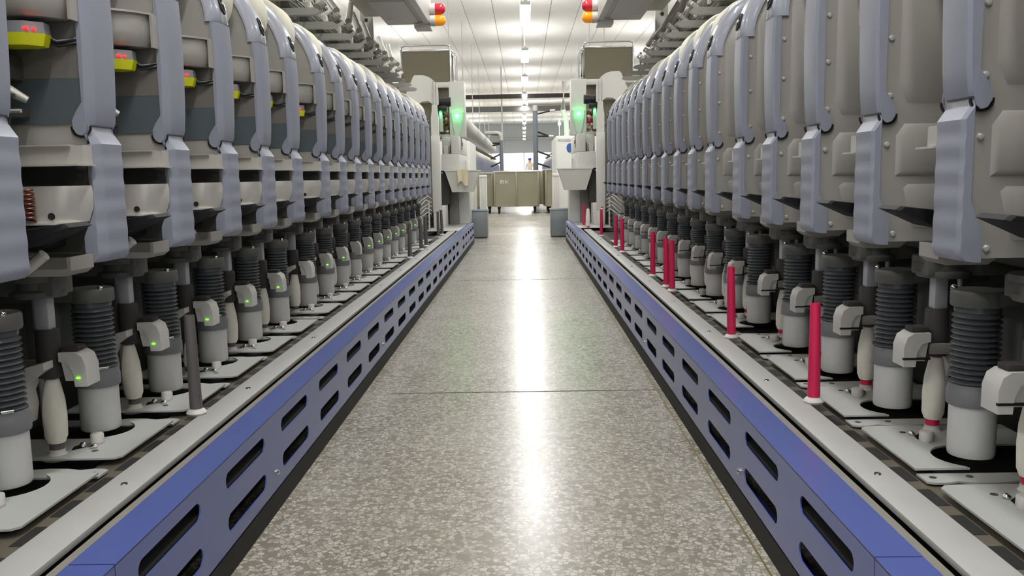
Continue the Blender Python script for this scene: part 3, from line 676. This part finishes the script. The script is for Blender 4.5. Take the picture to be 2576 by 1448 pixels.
# ------------------------------------------------------------------ headstocks at the far end of each machine
def headstock(side):
    s = -1 if side == 'left' else 1
    xf = abs(XF[side])
    ZT = [(-1, -1), (0.2115, 0.2115), (0.37, 0.36), (0.578, 0.548), (0.785, 0.752), (1.13, 1.088), (1.69, 1.632), (2.10, 2.03), (9, 8.93)]
    def zm(z):
        for (a, c), (b, d) in zip(ZT, ZT[1:]):
            if z <= b: return c + (z - a) * (d - c) / (b - a)
    def bx(u0, u1, y0, y1, z0, z1, b=0.0, g=None):
        z0, z1 = zm(z0), zm(z1)
        a, c = s * (xf - u0), s * (xf - u1)
        return (g or G()).box(min(a, c), max(a, c), y0, y1, z0, z1, b)
    def P(u, y, z): return Vector((s * (xf - u), y, zm(z)))
    def prism(poly, y0, y1, g=None):   # poly in u,z
        return (g or G()).loft([[P(u, y0, z) for u, z in poly], [P(u, y1, z) for u, z in poly]])
    dz = -0.0 if side == 'left' else 0.0
    t = empty('headstock', (s * xf, 8.9, 0)); t.location = (0, 0, 0)
    tag(t, 'white control headstock cabinet at the far end of the %s machine' % side, 'machine', 'headstocks')
    cab = bx(-0.087, 0.092, 8.7, 9.9, 0.785, 0.95, 0.006).obj('cabinet', 'white_paint', t)
    bx(-0.087, 0.010, 8.82, 9.9, 0.95, 1.125, 0.006).obj('upper_box', 'white_paint', cab)
    bx(0.012, 0.092, 8.7, 9.9, 0.951, 1.13, 0.006).obj('side_box', 'white_paint', cab)
    bx(-0.07, -0.02, 8.76, 8.82, 0.95, 1.03, 0.004).obj('control_unit', 'cream_paint', cab)
    bx(0.0, 0.01, 8.75, 8.82, 0.953, 1.04).obj('seam_gap', 'dark', cab)
    bx(0.0925, 0.096, 9.02, 9.07, 1.0, 1.10).obj('switch_plate', 'dark_metal', cab)
    bx(0.096, 0.104, 9.03, 9.06, 1.04, 1.075, 0.003).obj('switch_knob', 'red_paint', cab)
    bx(0.0925, 0.0945, 9.6, 9.62, 0.84, 0.90).obj('door_latch', 'dark_metal', cab)
    prism([(-0.087, 0.785), (0.08, 0.785), (-0.087, 0.90)], 8.66, 8.70).obj('gusset', 'white_paint', cab)
    # tall box with signal light
    tb = bx(-0.012, 0.14, 8.9, 9.15, 1.128, 1.69, 0.006).obj('tall_box', 'white_paint', t)
    fun = G().loft([[P(0.068 + dx * k, 8.89 + dy, z) for dx, dy in ((-0.07, 0.0), (0.07, 0.0), (0.055, -0.05), (-0.055, -0.05))] for z, k in ((1.14, 0.35), (1.20, 0.62), (1.37, 1.0))], caps=False)
    fun.obj('light_guard', 'frosted', tb)
    G().ball(P(0.068, 8.835, 1.335), 0.017, 14).obj('signal_light', 'led_signal', tb)['label'] = 'glowing green signal light'
    # second smaller signal near the pillar
    bx(-0.075, -0.045, 8.46, 8.50, 1.16, 1.36, 0.004).obj('small_guard', 'frosted', t)
    G().ball(P(-0.06, 8.448, 1.335), 0.010, 12).obj('signal_light', 'led_signal', t)
    # hopper
    def ring(z, u0, u1, y0, y1): return [P(u0, y0, z), P(u1, y0, z), P(u1, y1, z), P(u0, y1, z)]
    h = G().loft([ring(0.568, 0.017, 0.224, 8.62, 8.80), ring(0.775, -0.045, 0.285, 8.58, 8.92)])
    h.loft([ring(0.775, -0.052, 0.292, 8.573, 8.927), ring(0.785, -0.052, 0.292, 8.573, 8.927)])
    h.obj('hopper', 'cream_paint', t)
    # lower columns
    bx(-0.035, 0.058, 8.86, 9.2, 0.2115, 0.578, 0.004).obj('grey_column', 'grey_paint', t)
    bx(0.058, 0.165, 8.92, 9.25, 0.2115, 0.785, 0.004).obj('white_column', 'white_paint', t)
    bx(-0.14, -0.035, 8.3, 8.7, 0.2115, 0.43, 0.004).obj('pedestal_block', 'cream_paint', t)
    for z in (0.24, 0.29, 0.34): bx(-0.21, -0.141, 8.34, 8.45, z, z + 0.02).obj('vent', 'dark', t)
    bx(-0.33, -0.14, 8.4, 9.0, 0.17, 1.2, 0.0).obj('core', 'grey_paint', t)
    bx(-0.14, -0.02, 8.75, 8.95, 0.43, 0.785, 0.0).obj('inner_frame', 'dark_metal', t)
    bx(-0.33, 0.05, 9.0, 9.8, 0.17, 0.785, 0.0).obj('rear_core', 'grey_paint', t)
    # pillar with bottle-shaped top
    bx(-0.128, -0.052, 8.16, 8.24, 0.37, 1.11, 0.003).obj('pillar', 'cream_paint', t)
    bx(-0.124, -0.056, 8.165, 8.235, 0.2115, 0.37, 0.003).obj('pillar_foot', 'cream_paint', t)
    G().loft([[P(-0.09 + dx * k, 8.2 + dy, z) for dx, dy in ((-0.036, -0.03), (0.036, -0.03), (0.036, 0.03), (-0.036, 0.03))] for z, k in ((1.11, 0.95), (1.28, 0.95), (1.34, 0.7), (1.40, 0.62))]).obj('pillar_top', 'cream_paint', t)
    g = G().tube(P(-0.10, 8.2, 1.38), P(-0.10, 8.2, 1.62), 0.006).tube(P(-0.075, 8.2, 1.38), P(-0.075, 8.2, 1.60), 0.005)
    g.obj('pillar_rods', 'chrome', t)
    # round shield
    pts = [(-0.40, 1.36), (-0.40, 1.42), (-0.33, 1.56), (-0.285, 1.67), (-0.27, 1.682)]
    pts += [(-0.215 + 0.157 * math.sin(a), 1.525 + 0.157 * math.cos(a)) for a in [i * PI / 18 for i in range(0, 10)]]
    pts += [(-0.058, 1.405), (-0.095, 1.398), (-0.15, 1.44), (-0.21, 1.435), (-0.26, 1.40), (-0.30, 1.36)]
    prism(pts, 8.24, 8.275).obj('round_shield', 'cream_paint', t)
    g = prism([(-0.40, 1.22), (-0.10, 1.22), (-0.10, 1.43), (-0.40, 1.43)], 8.33, 8.36); g.obj('shield_back', 'basket', t)
    # black motor across the top
    M = Matrix.Translation(P(-0.05, 8.45, 1.445)) @ Matrix.Rotation(PI / 2, 4, 'Y')
    G().lathe([(0.001, -0.095), (0.040, -0.095), (0.044, -0.09), (0.044, -0.03), (0.036, -0.028), (0.036, 0.0), (0.044, 0.004), (0.044, 0.09), (0.001, 0.095)], seg=20, mtx=M).obj('motor', 'black_plastic', t)
    bx(-0.10, 0.0, 8.42, 8.6, 1.36, 1.41, 0.004).obj('motor_bracket', 'black_plastic', t)
    # cop bin walls
    for y0, y1 in ((8.98, 8.985), (9.22, 9.225)): bx(-0.14, -0.02, y0, y1, 1.13, 1.16).obj('bin_lip', 'white_paint', t)
    bx(-0.18, -0.012, 9.25, 9.28, 1.125, 1.72).obj('bin_back', 'basket', t)
    bx(-0.18, -0.172, 8.95, 9.28, 1.125, 1.60).obj('bin_side', 'white_paint', t)
    bx(-0.18, -0.012, 8.95, 9.28, 1.125, 1.135).obj('bin_floor', 'white_paint', t)
    bx(-0.52, 0.0, 9.14, 9.2, 1.655, 1.71, 0.003).obj('basket_rail', 'white_paint', t)
    bx(-0.62, -0.18, 9.0, 9.6, 0.17, 1.655, 0.0).obj('rear_cabinet', 'grey_paint', t)
    g = G().path([P(-0.10, 8.5, 1.18), P(-0.115, 8.45, 1.05), P(-0.11, 8.4, 0.9), P(-0.14, 8.4, 0.8)], 0.006).path([P(-0.12, 8.5, 1.16), P(-0.13, 8.45, 1.0), P(-0.125, 8.4, 0.86)], 0.005)
    g.obj('cable', 'black_plastic', t)
    G().path([P(-0.07, 8.55, 0.76), P(-0.10, 8.5, 0.765), P(-0.15, 8.5, 0.75)], 0.008).obj('air_hose', 'cable_blue', t)
    # pale pneumatic hoses beside the pillar
    g = G()
    for i in range(5):
        a = 0.36 + i * 0.04
        g.path([P(-0.13, 8.05, a), P(-0.15 - 0.02 * (i % 2), 7.95, a + 0.03), P(-0.20, 7.9, a - 0.01), P(-0.25, 7.9, a - 0.06)], 0.004)
    g.tube(P(-0.155, 8.05, 0.2115), P(-0.155, 8.05, 0.50), 0.008)
    g.obj('hose_bundle', 'hose_white', t)
    # cops lying in the bin (countable, a few pixels each)
    cm = {m: G().lathe([(0.001, -0.06), (0.010, -0.06), (0.012, -0.055), (0.021, -0.03), (0.021, 0.03), (0.012, 0.055), (0.001, 0.058)], seg=12).mesh('spent_cop', m) for m in ('cop_mix', 'cop_green', 'cop_brown', 'crimson', 'yarn')}
    rr = random.Random(11 if side == 'left' else 5)
    pal = ['cop_mix', 'cop_mix', 'cop_green', 'cop_green', 'yarn'] if side == 'left' else ['cop_mix', 'yarn', 'cop_brown', 'cop_brown', 'cop_mix']
    for r_ in range(7):
        for c_ in range(3):
            o = link('spent_cop', cm['crimson' if side == 'right' and (r_, c_) in ((3, 2), (2, 1)) else pal[(r_ * 2 + c_ + rr.randint(0, 2)) % 5]])
            o.location = P(-0.15 + 0.048 * c_ + rr.uniform(-.004, .004), 9.06 + rr.uniform(-.02, .05), 1.157 + 0.038 * r_)
            o.rotation_euler = (PI / 2 + rr.uniform(-.3, .3), 0, rr.uniform(-.4, .4))
            tag(o, 'spent yarn cop heaped in the bin of the %s headstock' % side, 'bobbin', 'spent cops in the %s headstock bin' % side)
    # basket with chrome rail on top
    k = empty('steel_basket', (0, 0, 0))
    tag(k, 'brown-grey sheet basket with chrome rail on top of the %s headstock' % side, 'basket', 'baskets on the headstocks')
    bx(-0.50, -0.03, 9.2, 9.21, 1.712, 2.04).obj('front_sheet', 'basket', k)
    bx(-0.50, -0.03, 9.59, 9.6, 1.712, 2.04).obj('rear_sheet', 'basket', k)
    bx(-0.51, -0.50, 9.2, 9.6, 1.712, 2.04).obj('side_sheet', 'basket', k)
    bx(-0.03, -0.02, 9.2, 9.6, 1.712, 2.04).obj('side_sheet', 'basket', k)
    bx(-0.51, -0.02, 9.2, 9.6, 1.711, 1.716).obj('bottom_sheet', 'basket', k)
    bx(-0.51, -0.02, 9.19, 9.215, 2.035, 2.06, 0.008).obj('rim', 'chrome', k)
    r = [P(-0.515, 9.19, 1.712), P(-0.515, 9.19, 2.06), P(-0.505, 9.19, 2.085), P(-0.48, 9.19, 2.10), P(-0.05, 9.19, 2.10), P(-0.022, 9.19, 2.088), P(-0.012, 9.19, 2.06), P(-0.012, 9.19, 1.712)]
    G().path(r, 0.010, 10).obj('front_rail', 'chrome', k)
    G().path([p + Vector((0, 0.40, 0)) for p in r], 0.010, 10).obj('rear_rail', 'chrome', k)
    g = G().tube(P(-0.012, 9.19, 2.03), P(-0.012, 9.6, 2.03), 0.008)
    for d in (9.25, 9.45): g.tube(P(0.035, d, 1.74), P(0.035, d, 2.02), 0.005); g.tube(P(0.035, d, 2.02), P(-0.012, d, 2.02), 0.005); g.tube(P(0.035, d, 1.74), P(-0.012, d, 1.74), 0.005)
    g.obj('side_rail', 'chrome', k)
    # travelling blower over the row, with the two warning lights
    v = empty('travelling_blower', (0, 0, 0))
    tag(v, 'overhead travelling blower box with grey underside above the %s row' % side, 'machine', 'travelling blowers')
    body = bx(-0.170, 0.085, 4.55, 6.0, 1.760, 1.98, 0.006).obj('body', 'duct', v)
    bx(0.085, 0.125, 4.55, 6.0, 1.745, 1.98, 0.004).obj('side_fairing', 'white_paint', v)
    bx(0.02, 0.125, 5.9, 6.06, 1.722, 1.745, 0.003).obj('end_lip', 'white_paint', v)
    bx(-0.16, 0.05, 5.2, 5.95, 1.755, 1.760).obj('underside_panel', 'hood', body)
    G().lathe([(0.001, 0), (0.014, 0), (0.014, 0.003), (0.001, 0.003)], P(-0.11, 5.75, 1.7525), 14).obj('underside_button', 'white_plastic', body)
    bx(-0.30, -0.170, 5.3, 5.9, 1.80, 1.86, 0.004).obj('arm', 'duct', v)
    br = bx(-0.355, -0.27, 6.02, 6.05, 1.50, 2.0, 0.004).obj('bracket', 'rack', v)
    G().lathe([(0.001, 0), (0.013, 0), (0.013, 0.0012), (0.001, 0.0012)], seg=16, mtx=Matrix.Translation(P(-0.315, 6.0195, 1.80)) @ Matrix.Rotation(PI / 2, 4, 'X')).obj('bracket_hole', 'dark', br)
    bx(-0.36, -0.26, 3.6, 6.1, 1.90, 1.96, 0.004).obj('rail', 'rack', v)
    for yy in (4.0,): bx(-0.35, -0.31, yy, yy + 0.05, 1.62, 1.90, 0.003).obj('rail_post', 'rack', v)
    for nm, m, z in (('red', 'red_dome', 1.842), ('amber', 'amber_dome', 1.767)):
        L = empty('warning_light', (0, 0, 0))
        tag(L, '%s domed warning light on the blower above the %s row' % (nm, side), 'light', 'warning lights on the blowers')
        M = Matrix.Translation(P(0.1255, 5.9, z)) @ Matrix.Rotation(-s * PI / 2, 4, 'Y')
        G().lathe([(0.001, 0), (0.036, 0), (0.037, 0.003), (0.037, 0.036), (0.001, 0.036)], seg=24, mtx=M).obj('light_base', 'white_plastic', L)
        pr = [(0.001, 0.036), (0.036, 0.036), (0.0365, 0.06)] + [(max(0.001, 0.0365 * math.cos(a)), 0.068 + 0.036 * math.sin(a)) for a in [i * PI / 16 for i in range(9)]]
        G().lathe(pr, seg=24, mtx=M).obj('dome', m, L)
    return t
headstock('left'); headstock('right')

# cloth over the left hopper edge
def cloth():
    g = G(); rows = []
    nx, nz = 14, 12
    for j in range(nz + 1):
        row = []
        for i in range(nx + 1):
            a = i / nx; b = j / nz
            x = -0.650 + 0.110 * a + 0.01 * b * (0.5 - a)
            drop = (0.155 - 0.05 * max(0, math.sin(a * 5.2)) * 0.9) * b
            y = 8.565 - 0.010 * math.sin(a * 11) * b - 0.004
            z = 0.7565 - drop
            row.append(Vector((x, y, z)))
        rows.append(row)
    top = [[Vector((p.x, 8.70, 0.757)) for p in rows[0]]]
    g.loft(top + rows, closed=False, caps=False)
    ext = bmesh.ops.extrude_face_region(g.bm, geom=list(g.bm.faces))
    for v in [e for e in ext['geom'] if isinstance(e, bmesh.types.BMVert)]: v.co.y -= 0.003; v.co.z += 0.001
    return tag(g.obj('cloth', 'cloth', angle=60), 'cream cloth hung over the rim of the left headstock hopper', 'cloth')
cloth()

# ------------------------------------------------------------------ grey boxes on the floor at the row ends
for side, x0, x1, y in (('left', -0.700, -0.418, 9.80), ('right', 0.290, 0.575, 9.78)):
    t = empty('floor_box', ((x0 + x1) / 2, y + 0.15, 0))
    tag(t, 'grey sheet-metal box on the floor at the end of the %s kick panel' % side, 'box', 'floor boxes')
    hw = (x1 - x0) / 2
    G().box(-hw, hw, -0.15, 0.15, 0.012, 0.30, 0.004).obj('body', 'bin_grey', t)
    g = G().box(-hw - 0.006, hw + 0.006, -0.156, -0.146, 0.297, 0.312, 0.003).box(-hw - 0.006, hw + 0.006, 0.146, 0.156, 0.297, 0.312, 0.003)
    g.box(-hw - 0.006, -hw + 0.004, -0.15, 0.15, 0.297, 0.312, 0.003).box(hw - 0.004, hw + 0.006, -0.15, 0.15, 0.297, 0.312, 0.003)
    g.obj('rim', 'bin_grey', t)
    G().box(-hw + 0.01, hw - 0.01, -0.14, 0.14, 0.0, 0.012).obj('foot', 'dark_metal', t)
# white ribbed posts
for side, x, y in (('left', -0.508, 10.9), ('right', 0.398, 10.9)):
    t = empty('ribbed_post', (x, y, 0))
    tag(t, 'white ribbed plastic post standing behind the %s floor box' % side, 'post', 'ribbed posts')
    G().box(-0.045, 0.045, 0.004, 0.06, 0.0, 0.702, 0.006).obj('core', 'hose_white', t)
    rib = G().box(-0.004, 0.004, -0.006, 0.004, 0.01, 0.67, 0.001).mesh('rib', 'hose_white')
    for i in range(6):
        o = link('rib', rib, t); o.location = (-0.036 + i * 0.0145, 0, 0)
    G().box(-0.047, 0.047, -0.008, 0.062, 0.67, 0.706, 0.006).obj('top_cap', 'hose_white', t)

# ------------------------------------------------------------------ steel bin trolleys
def trolley(x, y, w_, d, h, rz, label, marks=False):
    t = empty('bin_trolley', (x, y, 0), rz); tag(t, label, 'trolley', 'bin trolleys')
    z0 = 0.125
    G().box(-w_ / 2, w_ / 2, -d / 2, d / 2, z0, z0 + 0.03, 0.004).obj('chassis', 'cart_steel', t)
    def sheet(nm, *a): return G().box(*a).obj(nm, 'cart_steel', t)
    fs = sheet('front_sheet', -w_ / 2, w_ / 2, -d / 2, -d / 2 + 0.01, z0 + 0.03, h)
    sheet('rear_sheet', -w_ / 2, w_ / 2, d / 2 - 0.01, d / 2, z0 + 0.03, h)
    sheet('side_sheet', -w_ / 2, -w_ / 2 + 0.01, -d / 2, d / 2, z0 + 0.03, h)
    sheet('side_sheet', w_ / 2 - 0.01, w_ / 2, -d / 2, d / 2, z0 + 0.03, h)
    for xx in (-w_ / 2 + 0.01, 0, w_ / 2 - 0.01):
        G().box(xx - 0.018, xx + 0.018, -d / 2 - 0.014, -d / 2, z0, h, 0.005).obj('rib', 'cart_steel', t)
        G().box(xx - 0.018, xx + 0.018, d / 2, d / 2 + 0.014, z0, h, 0.005).obj('rib', 'cart_steel', t)
    g = G()
    for yy in (-d / 2, d / 2): g.tube((-w_ / 2 - 0.01, yy, h), (w_ / 2 + 0.01, yy, h), 0.017)
    for xx in (-w_ / 2, w_ / 2): g.tube((xx, -d / 2 - 0.01, h), (xx, d / 2 + 0.01, h), 0.017)
    g.obj('rim', 'chrome', t)
    for xx in (-w_ / 2 + 0.08, w_ / 2 - 0.08):
        for yy in (-d / 2 + 0.08, d / 2 - 0.08):
            g = G().lathe([(0.02, -0.014), (0.046, -0.014), (0.05, -0.008), (0.05, 0.008), (0.046, 0.014), (0.02, 0.014)], seg=18, mtx=Matrix.Translation((xx, yy, 0.05)) @ Matrix.Rotation(PI / 2, 4, 'Y'))
            g.box(xx - 0.022, xx + 0.022, yy - 0.022, yy + 0.022, 0.075, z0, 0.003)
            g.obj('caster', 'rubber', t)
    if marks:
        y_ = -d / 2 - 0.001
        g = G()
        for a, b, c, e in ((-0.30, -0.23, 0.60, 0.612), (-0.30, -0.23, 0.575, 0.585), (-0.30, -0.29, 0.55, 0.612), (-0.24, -0.23, 0.55, 0.612), (-0.27, -0.26, 0.54, 0.62), (-0.205, -0.195, 0.55, 0.615)):
            g.box(a, b, y_, y_ + 0.002, c, e)
        g.loft([[Vector((-0.195, yy, 0.58)), Vector((-0.15, yy, 0.615)), Vector((-0.14, yy, 0.615)), Vector((-0.185, yy, 0.58)), Vector((-0.14, yy, 0.55)), Vector((-0.15, yy, 0.55))] for yy in (y_, y_ + 0.002)])
        g.obj('chalk_mark', 'hose_white', fs)
    return t
trolley(-0.14, 16.4, 0.82, 0.62, 0.765, 0.0, 'steel bin trolley on casters in the middle of the far aisle', True)
trolley(0.61, 16.2, 0.47, 0.62, 0.785, 0.03, 'steel bin trolley right of the middle one behind the right ribbed post')
trolley(-0.87, 16.7, 0.58, 0.62, 0.745, 0.0, 'steel bin trolley left of the middle one behind the left ribbed post')
trolley(0.34, 17.5, 0.40, 0.6, 0.765, 0.0, 'narrow steel bin trolley seen in the gap right behind the middle one')

# ------------------------------------------------------------------ peg pole and pipe
def pole(x, y, h, r, arms, label, elbow):
    t = empty('pipe_stand', (x, y, 0)); tag(t, label, 'pipe', 'grey pipe stands')
    G().lathe([(0.001, 0), (r * 1.15, 0), (r * 1.05, 0.6), (r, 1.2), (r, h), (0.001, h)], seg=20).obj('pipe', 'pvc_grey', t)
    for z, dx, dzz, tip in arms:
        a = G().tube((math.copysign(r * 0.8, dx), 0, z), (dx, 0, z + dzz), 0.020).obj('branch', 'black_plastic', t)
        if tip: G().tube((dx, 0, z + dzz), (dx * 1.35, 0, z + dzz * 1.1), 0.026).obj('branch_nozzle', 'hose_white', a)
    g = G()
    if elbow < 0: g.path([(0, 0, h - 0.12), (0, 0, h - 0.03), (-0.04, 0, h + 0.05), (-0.10, 0, h + 0.07), (-0.40, 0, h + 0.07)], r * 1.1, 14)
    else: g.path([(0, 0, h - 0.05), (0, 0, h + 0.08)], r * 1.1, 14); g.tube((-0.15, 0, h + 0.13), (1.6, 0, h + 0.13), 0.06, None, 18)
    g.obj('elbow_duct', 'duct', t)
pole(0.275, 20.0, 2.17, 0.055, [(2.05, 0.33, 0.07, True), (1.66, 0.30, -0.10, True), (1.56, 0.30, 0.0, False), (1.22, 0.32, -0.10, True), (0.95, 0.32, -0.09, False), (0.72, 0.22, 0.0, True)], 'thick grey vertical pipe with black branches in the far aisle on the right', 1)
pole(-0.55, 22.0, 1.68, 0.045, [(1.70, -0.25, 0.01, False), (1.50, -0.22, 0.0, False), (1.47, -0.22, -0.03, False), (1.22, -0.27, -0.11, False), (1.02, -0.27, -0.10, False)], 'grey vertical pipe with elbow and black branches in the far aisle on the left', -1)
# slim white hanging pole
tag(G().tube((-0.78, 33, 0.0), (-0.78, 33, CEIL + 0.03), 0.03).lathe([(0.001, 0), (0.09, 0), (0.09, 0.02), (0.001, 0.02)], (-0.78, 33, 0), 16).obj('slim_post', 'hose_white'), 'slim white post rising to the ceiling in the far aisle', 'post')

# overhead air ducts above the far rows
for side, x, y0, y1, z in (('left', -1.55, 18.5, 44.0, 2.02), ('right', 1.75, 18.5, 44.0, 2.1)):
    t = empty('air_duct', (x, y0, z)); tag(t, 'long beige air duct above the far machines on the %s' % side, 'duct', 'air ducts')
    G().tube((0, 0, 0), (0, y1 - y0, 0), 0.20, None, 20).obj('duct', 'duct', t)
    for i in range(6):
        G().tube((0, 0.6 + i * 4.2, 0.19), (0, 0.6 + i * 4.2, CEIL - z + 0.03), 0.012).obj('hanger', 'lamp_body', t)

# ------------------------------------------------------------------ far cabinet with lettering on the right
t = empty('control_cabinet', (0, 0, 0)); tag(t, 'tall white control cabinet with PROCESS lettering behind the right headstock', 'cabinet')
G().box(0.419, 1.1, 11.6, 13.2, 0.0, 1.193, 0.02).obj('body', 'white_paint', t)
G().box(0.437, 0.80, 11.594, 11.60, 0.06, 1.17, 0.002).obj('door', 'white_paint', t)
text_part('lettering', 'PROCESS', 'print_grey', t, Matrix.Translation((0.447, 11.592, 1.110)) @ Matrix.Rotation(PI / 2, 4, 'X'), 0.042)
G().lathe([(0.001, 0), (0.045, 0), (0.045, 0.002), (0.001, 0.002)], seg=24, mtx=Matrix.Translation((0.608, 11.593, 1.035)) @ Matrix.Rotation(PI / 2, 4, 'X') @ Matrix.Diagonal((1, 1.35, 1, 1))).obj('round_badge', 'blue_paint', t)
G().tube((0.49, 12.0, 1.19), (0.49, 12.0, 1.36), 0.009).obj('lamp_stem', 'hose_white', t)
G().lathe([(0.001, 0), (0.018, 0), (0.020, 0.02), (0.012, 0.045), (0.001, 0.07)], (0.49, 12.0, 1.355), 14).obj('signal_lamp', 'led_signal', t)['label'] = 'glowing green signal lamp'
G().path([(0.60, 12.2, 1.19), (0.59, 12.2, 1.45), (0.55, 12.2, 1.57), (0.57, 12.2, 1.95)], 0.036, 12).obj('hose', 'hose_white', t)
# matching cabinet on the left
t = empty('control_cabinet', (0, 0, 0)); tag(t, 'low white cabinet partly hidden behind the left headstock', 'cabinet')
G().box(-1.2, -0.70, 11.6, 13.0, 0.0, 1.15, 0.02).obj('body', 'white_paint', t)
G().box(-1.1, -0.74, 11.594, 11.60, 0.06, 1.12, 0.002).obj('door', 'white_paint', t)

# ------------------------------------------------------------------ far rows of winding units (too small to show parts)
prof = [(-0.004, 0.21), (0.10, 0.21), (0.10, 0.22), (0.0, 0.23), (-0.03, 0.52), (0.0, 0.56), (0.016, 0.58), (0.014, 0.75), (0.0, 0.79), (0.011, 0.94), (0.006, 1.08), (0.0, 1.13), (-0.034, 1.19), (-0.092, 1.243), (-0.18, 1.275), (-0.40, 1.28), (-0.40, 0.21)]
fu = G().prism(prof, 'y', -0.05, 0.045).box(-0.45, -0.05, 0.046, 0.27, 0.25, 1.20).mesh('far_unit', 'cover')
fp = G().lathe([(0.001, 0), (0.09, 0), (0.1, 0.01), (0.1, 0.13), (0.001, 0.14)], seg=18, mtx=Matrix.Translation((-0.16, 0.08, 1.26)) @ Matrix.Rotation(-PI / 2, 4, 'X')).mesh('yarn_package', 'yarn_cream')
fr_ = G().box(-0.45, -0.30, -0.05, 0.27, 1.28, 1.46).tube((-0.3, 0, 1.40), (-0.14, 0.12, 1.46), 0.02).mesh('magazine', 'rack_dark')
fb = G().box(-0.45, 0.19, -0.05, 0.27, 0.0, 0.205).mesh('base', 'kick_blue')
for side, x, rz in (('left', -1.12, 0.0), ('right', 0.85, PI)):
    for i in range(70):
        t = empty('winding_unit', (x, 18.6 + 0.32 * i, 0), rz)
        tag(t, 'small lavender winding unit in the far %s row beyond the trolleys' % side, 'machine', 'far winding units on the %s' % side)
        link('body', fu, t); link('yarn_package', fp, t); link('magazine', fr_, t); link('base', fb, t)

# ------------------------------------------------------------------ person far down the aisle
def person(x, y):
    t = empty('person', (x, y, 0)); t.rotation_euler = (0, 0, PI)
    tag(t, 'person in a pale shirt and blue cap standing far down the aisle', 'person')
    J = {'pel': (0, 0, .92, .15), 'wst': (0, 0, 1.08, .135), 'chs': (0, .01, 1.28, .155), 'nck': (0, .02, 1.44, .055), 'hed': (0, -.005, 1.54, .085), 'top': (0, 0, 1.62, .07)}
    for s, n in ((1, 'r'), (-1, 'l')):
        J.update({'hip' + n: (.09 * s, 0, .86, .10), 'kne' + n: (.10 * s, -.01, .48, .062), 'ank' + n: (.10 * s, .02, .09, .042), 'toe' + n: (.11 * s, -.12, .04, .038),
                  'shd' + n: (.17 * s, .01, 1.37, .062), 'elb' + n: (.23 * s, .03, 1.10, .044), 'wri' + n: (.20 * s, -.10, .92, .030), 'han' + n: (.18 * s, -.16, .88, .034)})
    E = [('pel', 'wst'), ('wst', 'chs'), ('chs', 'nck'), ('nck', 'hed'), ('hed', 'top')]
    for n in 'rl': E += [('pel', 'hip' + n), ('hip' + n, 'kne' + n), ('kne' + n, 'ank' + n), ('ank' + n, 'toe' + n), ('chs', 'shd' + n), ('shd' + n, 'elb' + n), ('elb' + n, 'wri' + n), ('wri' + n, 'han' + n)]
    K = list(J); me = bpy.data.meshes.new('body')
    me.from_pydata([J[k][:3] for k in K], [(K.index(a), K.index(b)) for a, b in E], [])
    o = link('body', me, t)
    o.modifiers.new('skin', 'SKIN').use_smooth_shade = True
    lay = me.skin_vertices[0] if me.skin_vertices else None
    if lay is None:
        bm = bmesh.new(); bm.from_mesh(me); bm.verts.layers.skin.verify(); bm.to_mesh(me); bm.free(); lay = me.skin_vertices[0]
    for i, k in enumerate(K): lay.data[i].radius = (J[k][3], J[k][3] * (0.72 if k in ('pel', 'wst', 'chs') else 1.0)); lay.data[i].use_root = (k == 'pel')
    o.modifiers.new('sub', 'SUBSURF').levels = 1
    dg = bpy.context.evaluated_depsgraph_get()
    m2 = bpy.data.meshes.new_from_object(o.evaluated_get(dg)); o.modifiers.clear(); o.data = m2
    m2.materials.clear()
    for m in ('shirt', 'skin', 'trousers'): m2.materials.append(MATS[m])
    for p in m2.polygons:
        z = p.center.z; p.use_smooth = True
        p.material_index = 1 if z > 1.43 or (z < 0.95 and abs(p.center.x) > 0.14 and p.center.y < -0.05 and z > .7) else (2 if z < 0.9 else 0)
    G().lathe([(0.095, 1.575), (0.098, 1.60), (0.092, 1.66), (0.07, 1.69), (0.001, 1.70)], (0, -0.005, 0), 18).prism([(-0.06, -0.09), (0.06, -0.09), (0.045, -0.16), (-0.045, -0.16)], 'z', 1.578, 1.588).obj('cap', 'cap_blue', t)
    G().ball((0, -0.09, 1.535), 0.014).obj('nose', 'skin', t)
    g = G()
    for s in (-1, 1): g.ball((s * 0.09, 0.0, 1.545), 0.02)
    g.obj('ears', 'skin', t)
    g = G()
    for s in (-1, 1):
        for q in range(4): g.path([(s * (.165 + .012 * q), -.17, .875), (s * (.165 + .012 * q), -.20, .845), (s * (.165 + .012 * q), -.20, .81)], 0.007, 6)
        g.path([(s * .15, -.15, .88), (s * .135, -.18, .85), (s * .14, -.19, .83)], 0.008, 6)
    g.obj('fingers', 'skin', t)
person(0.36, 52.0)
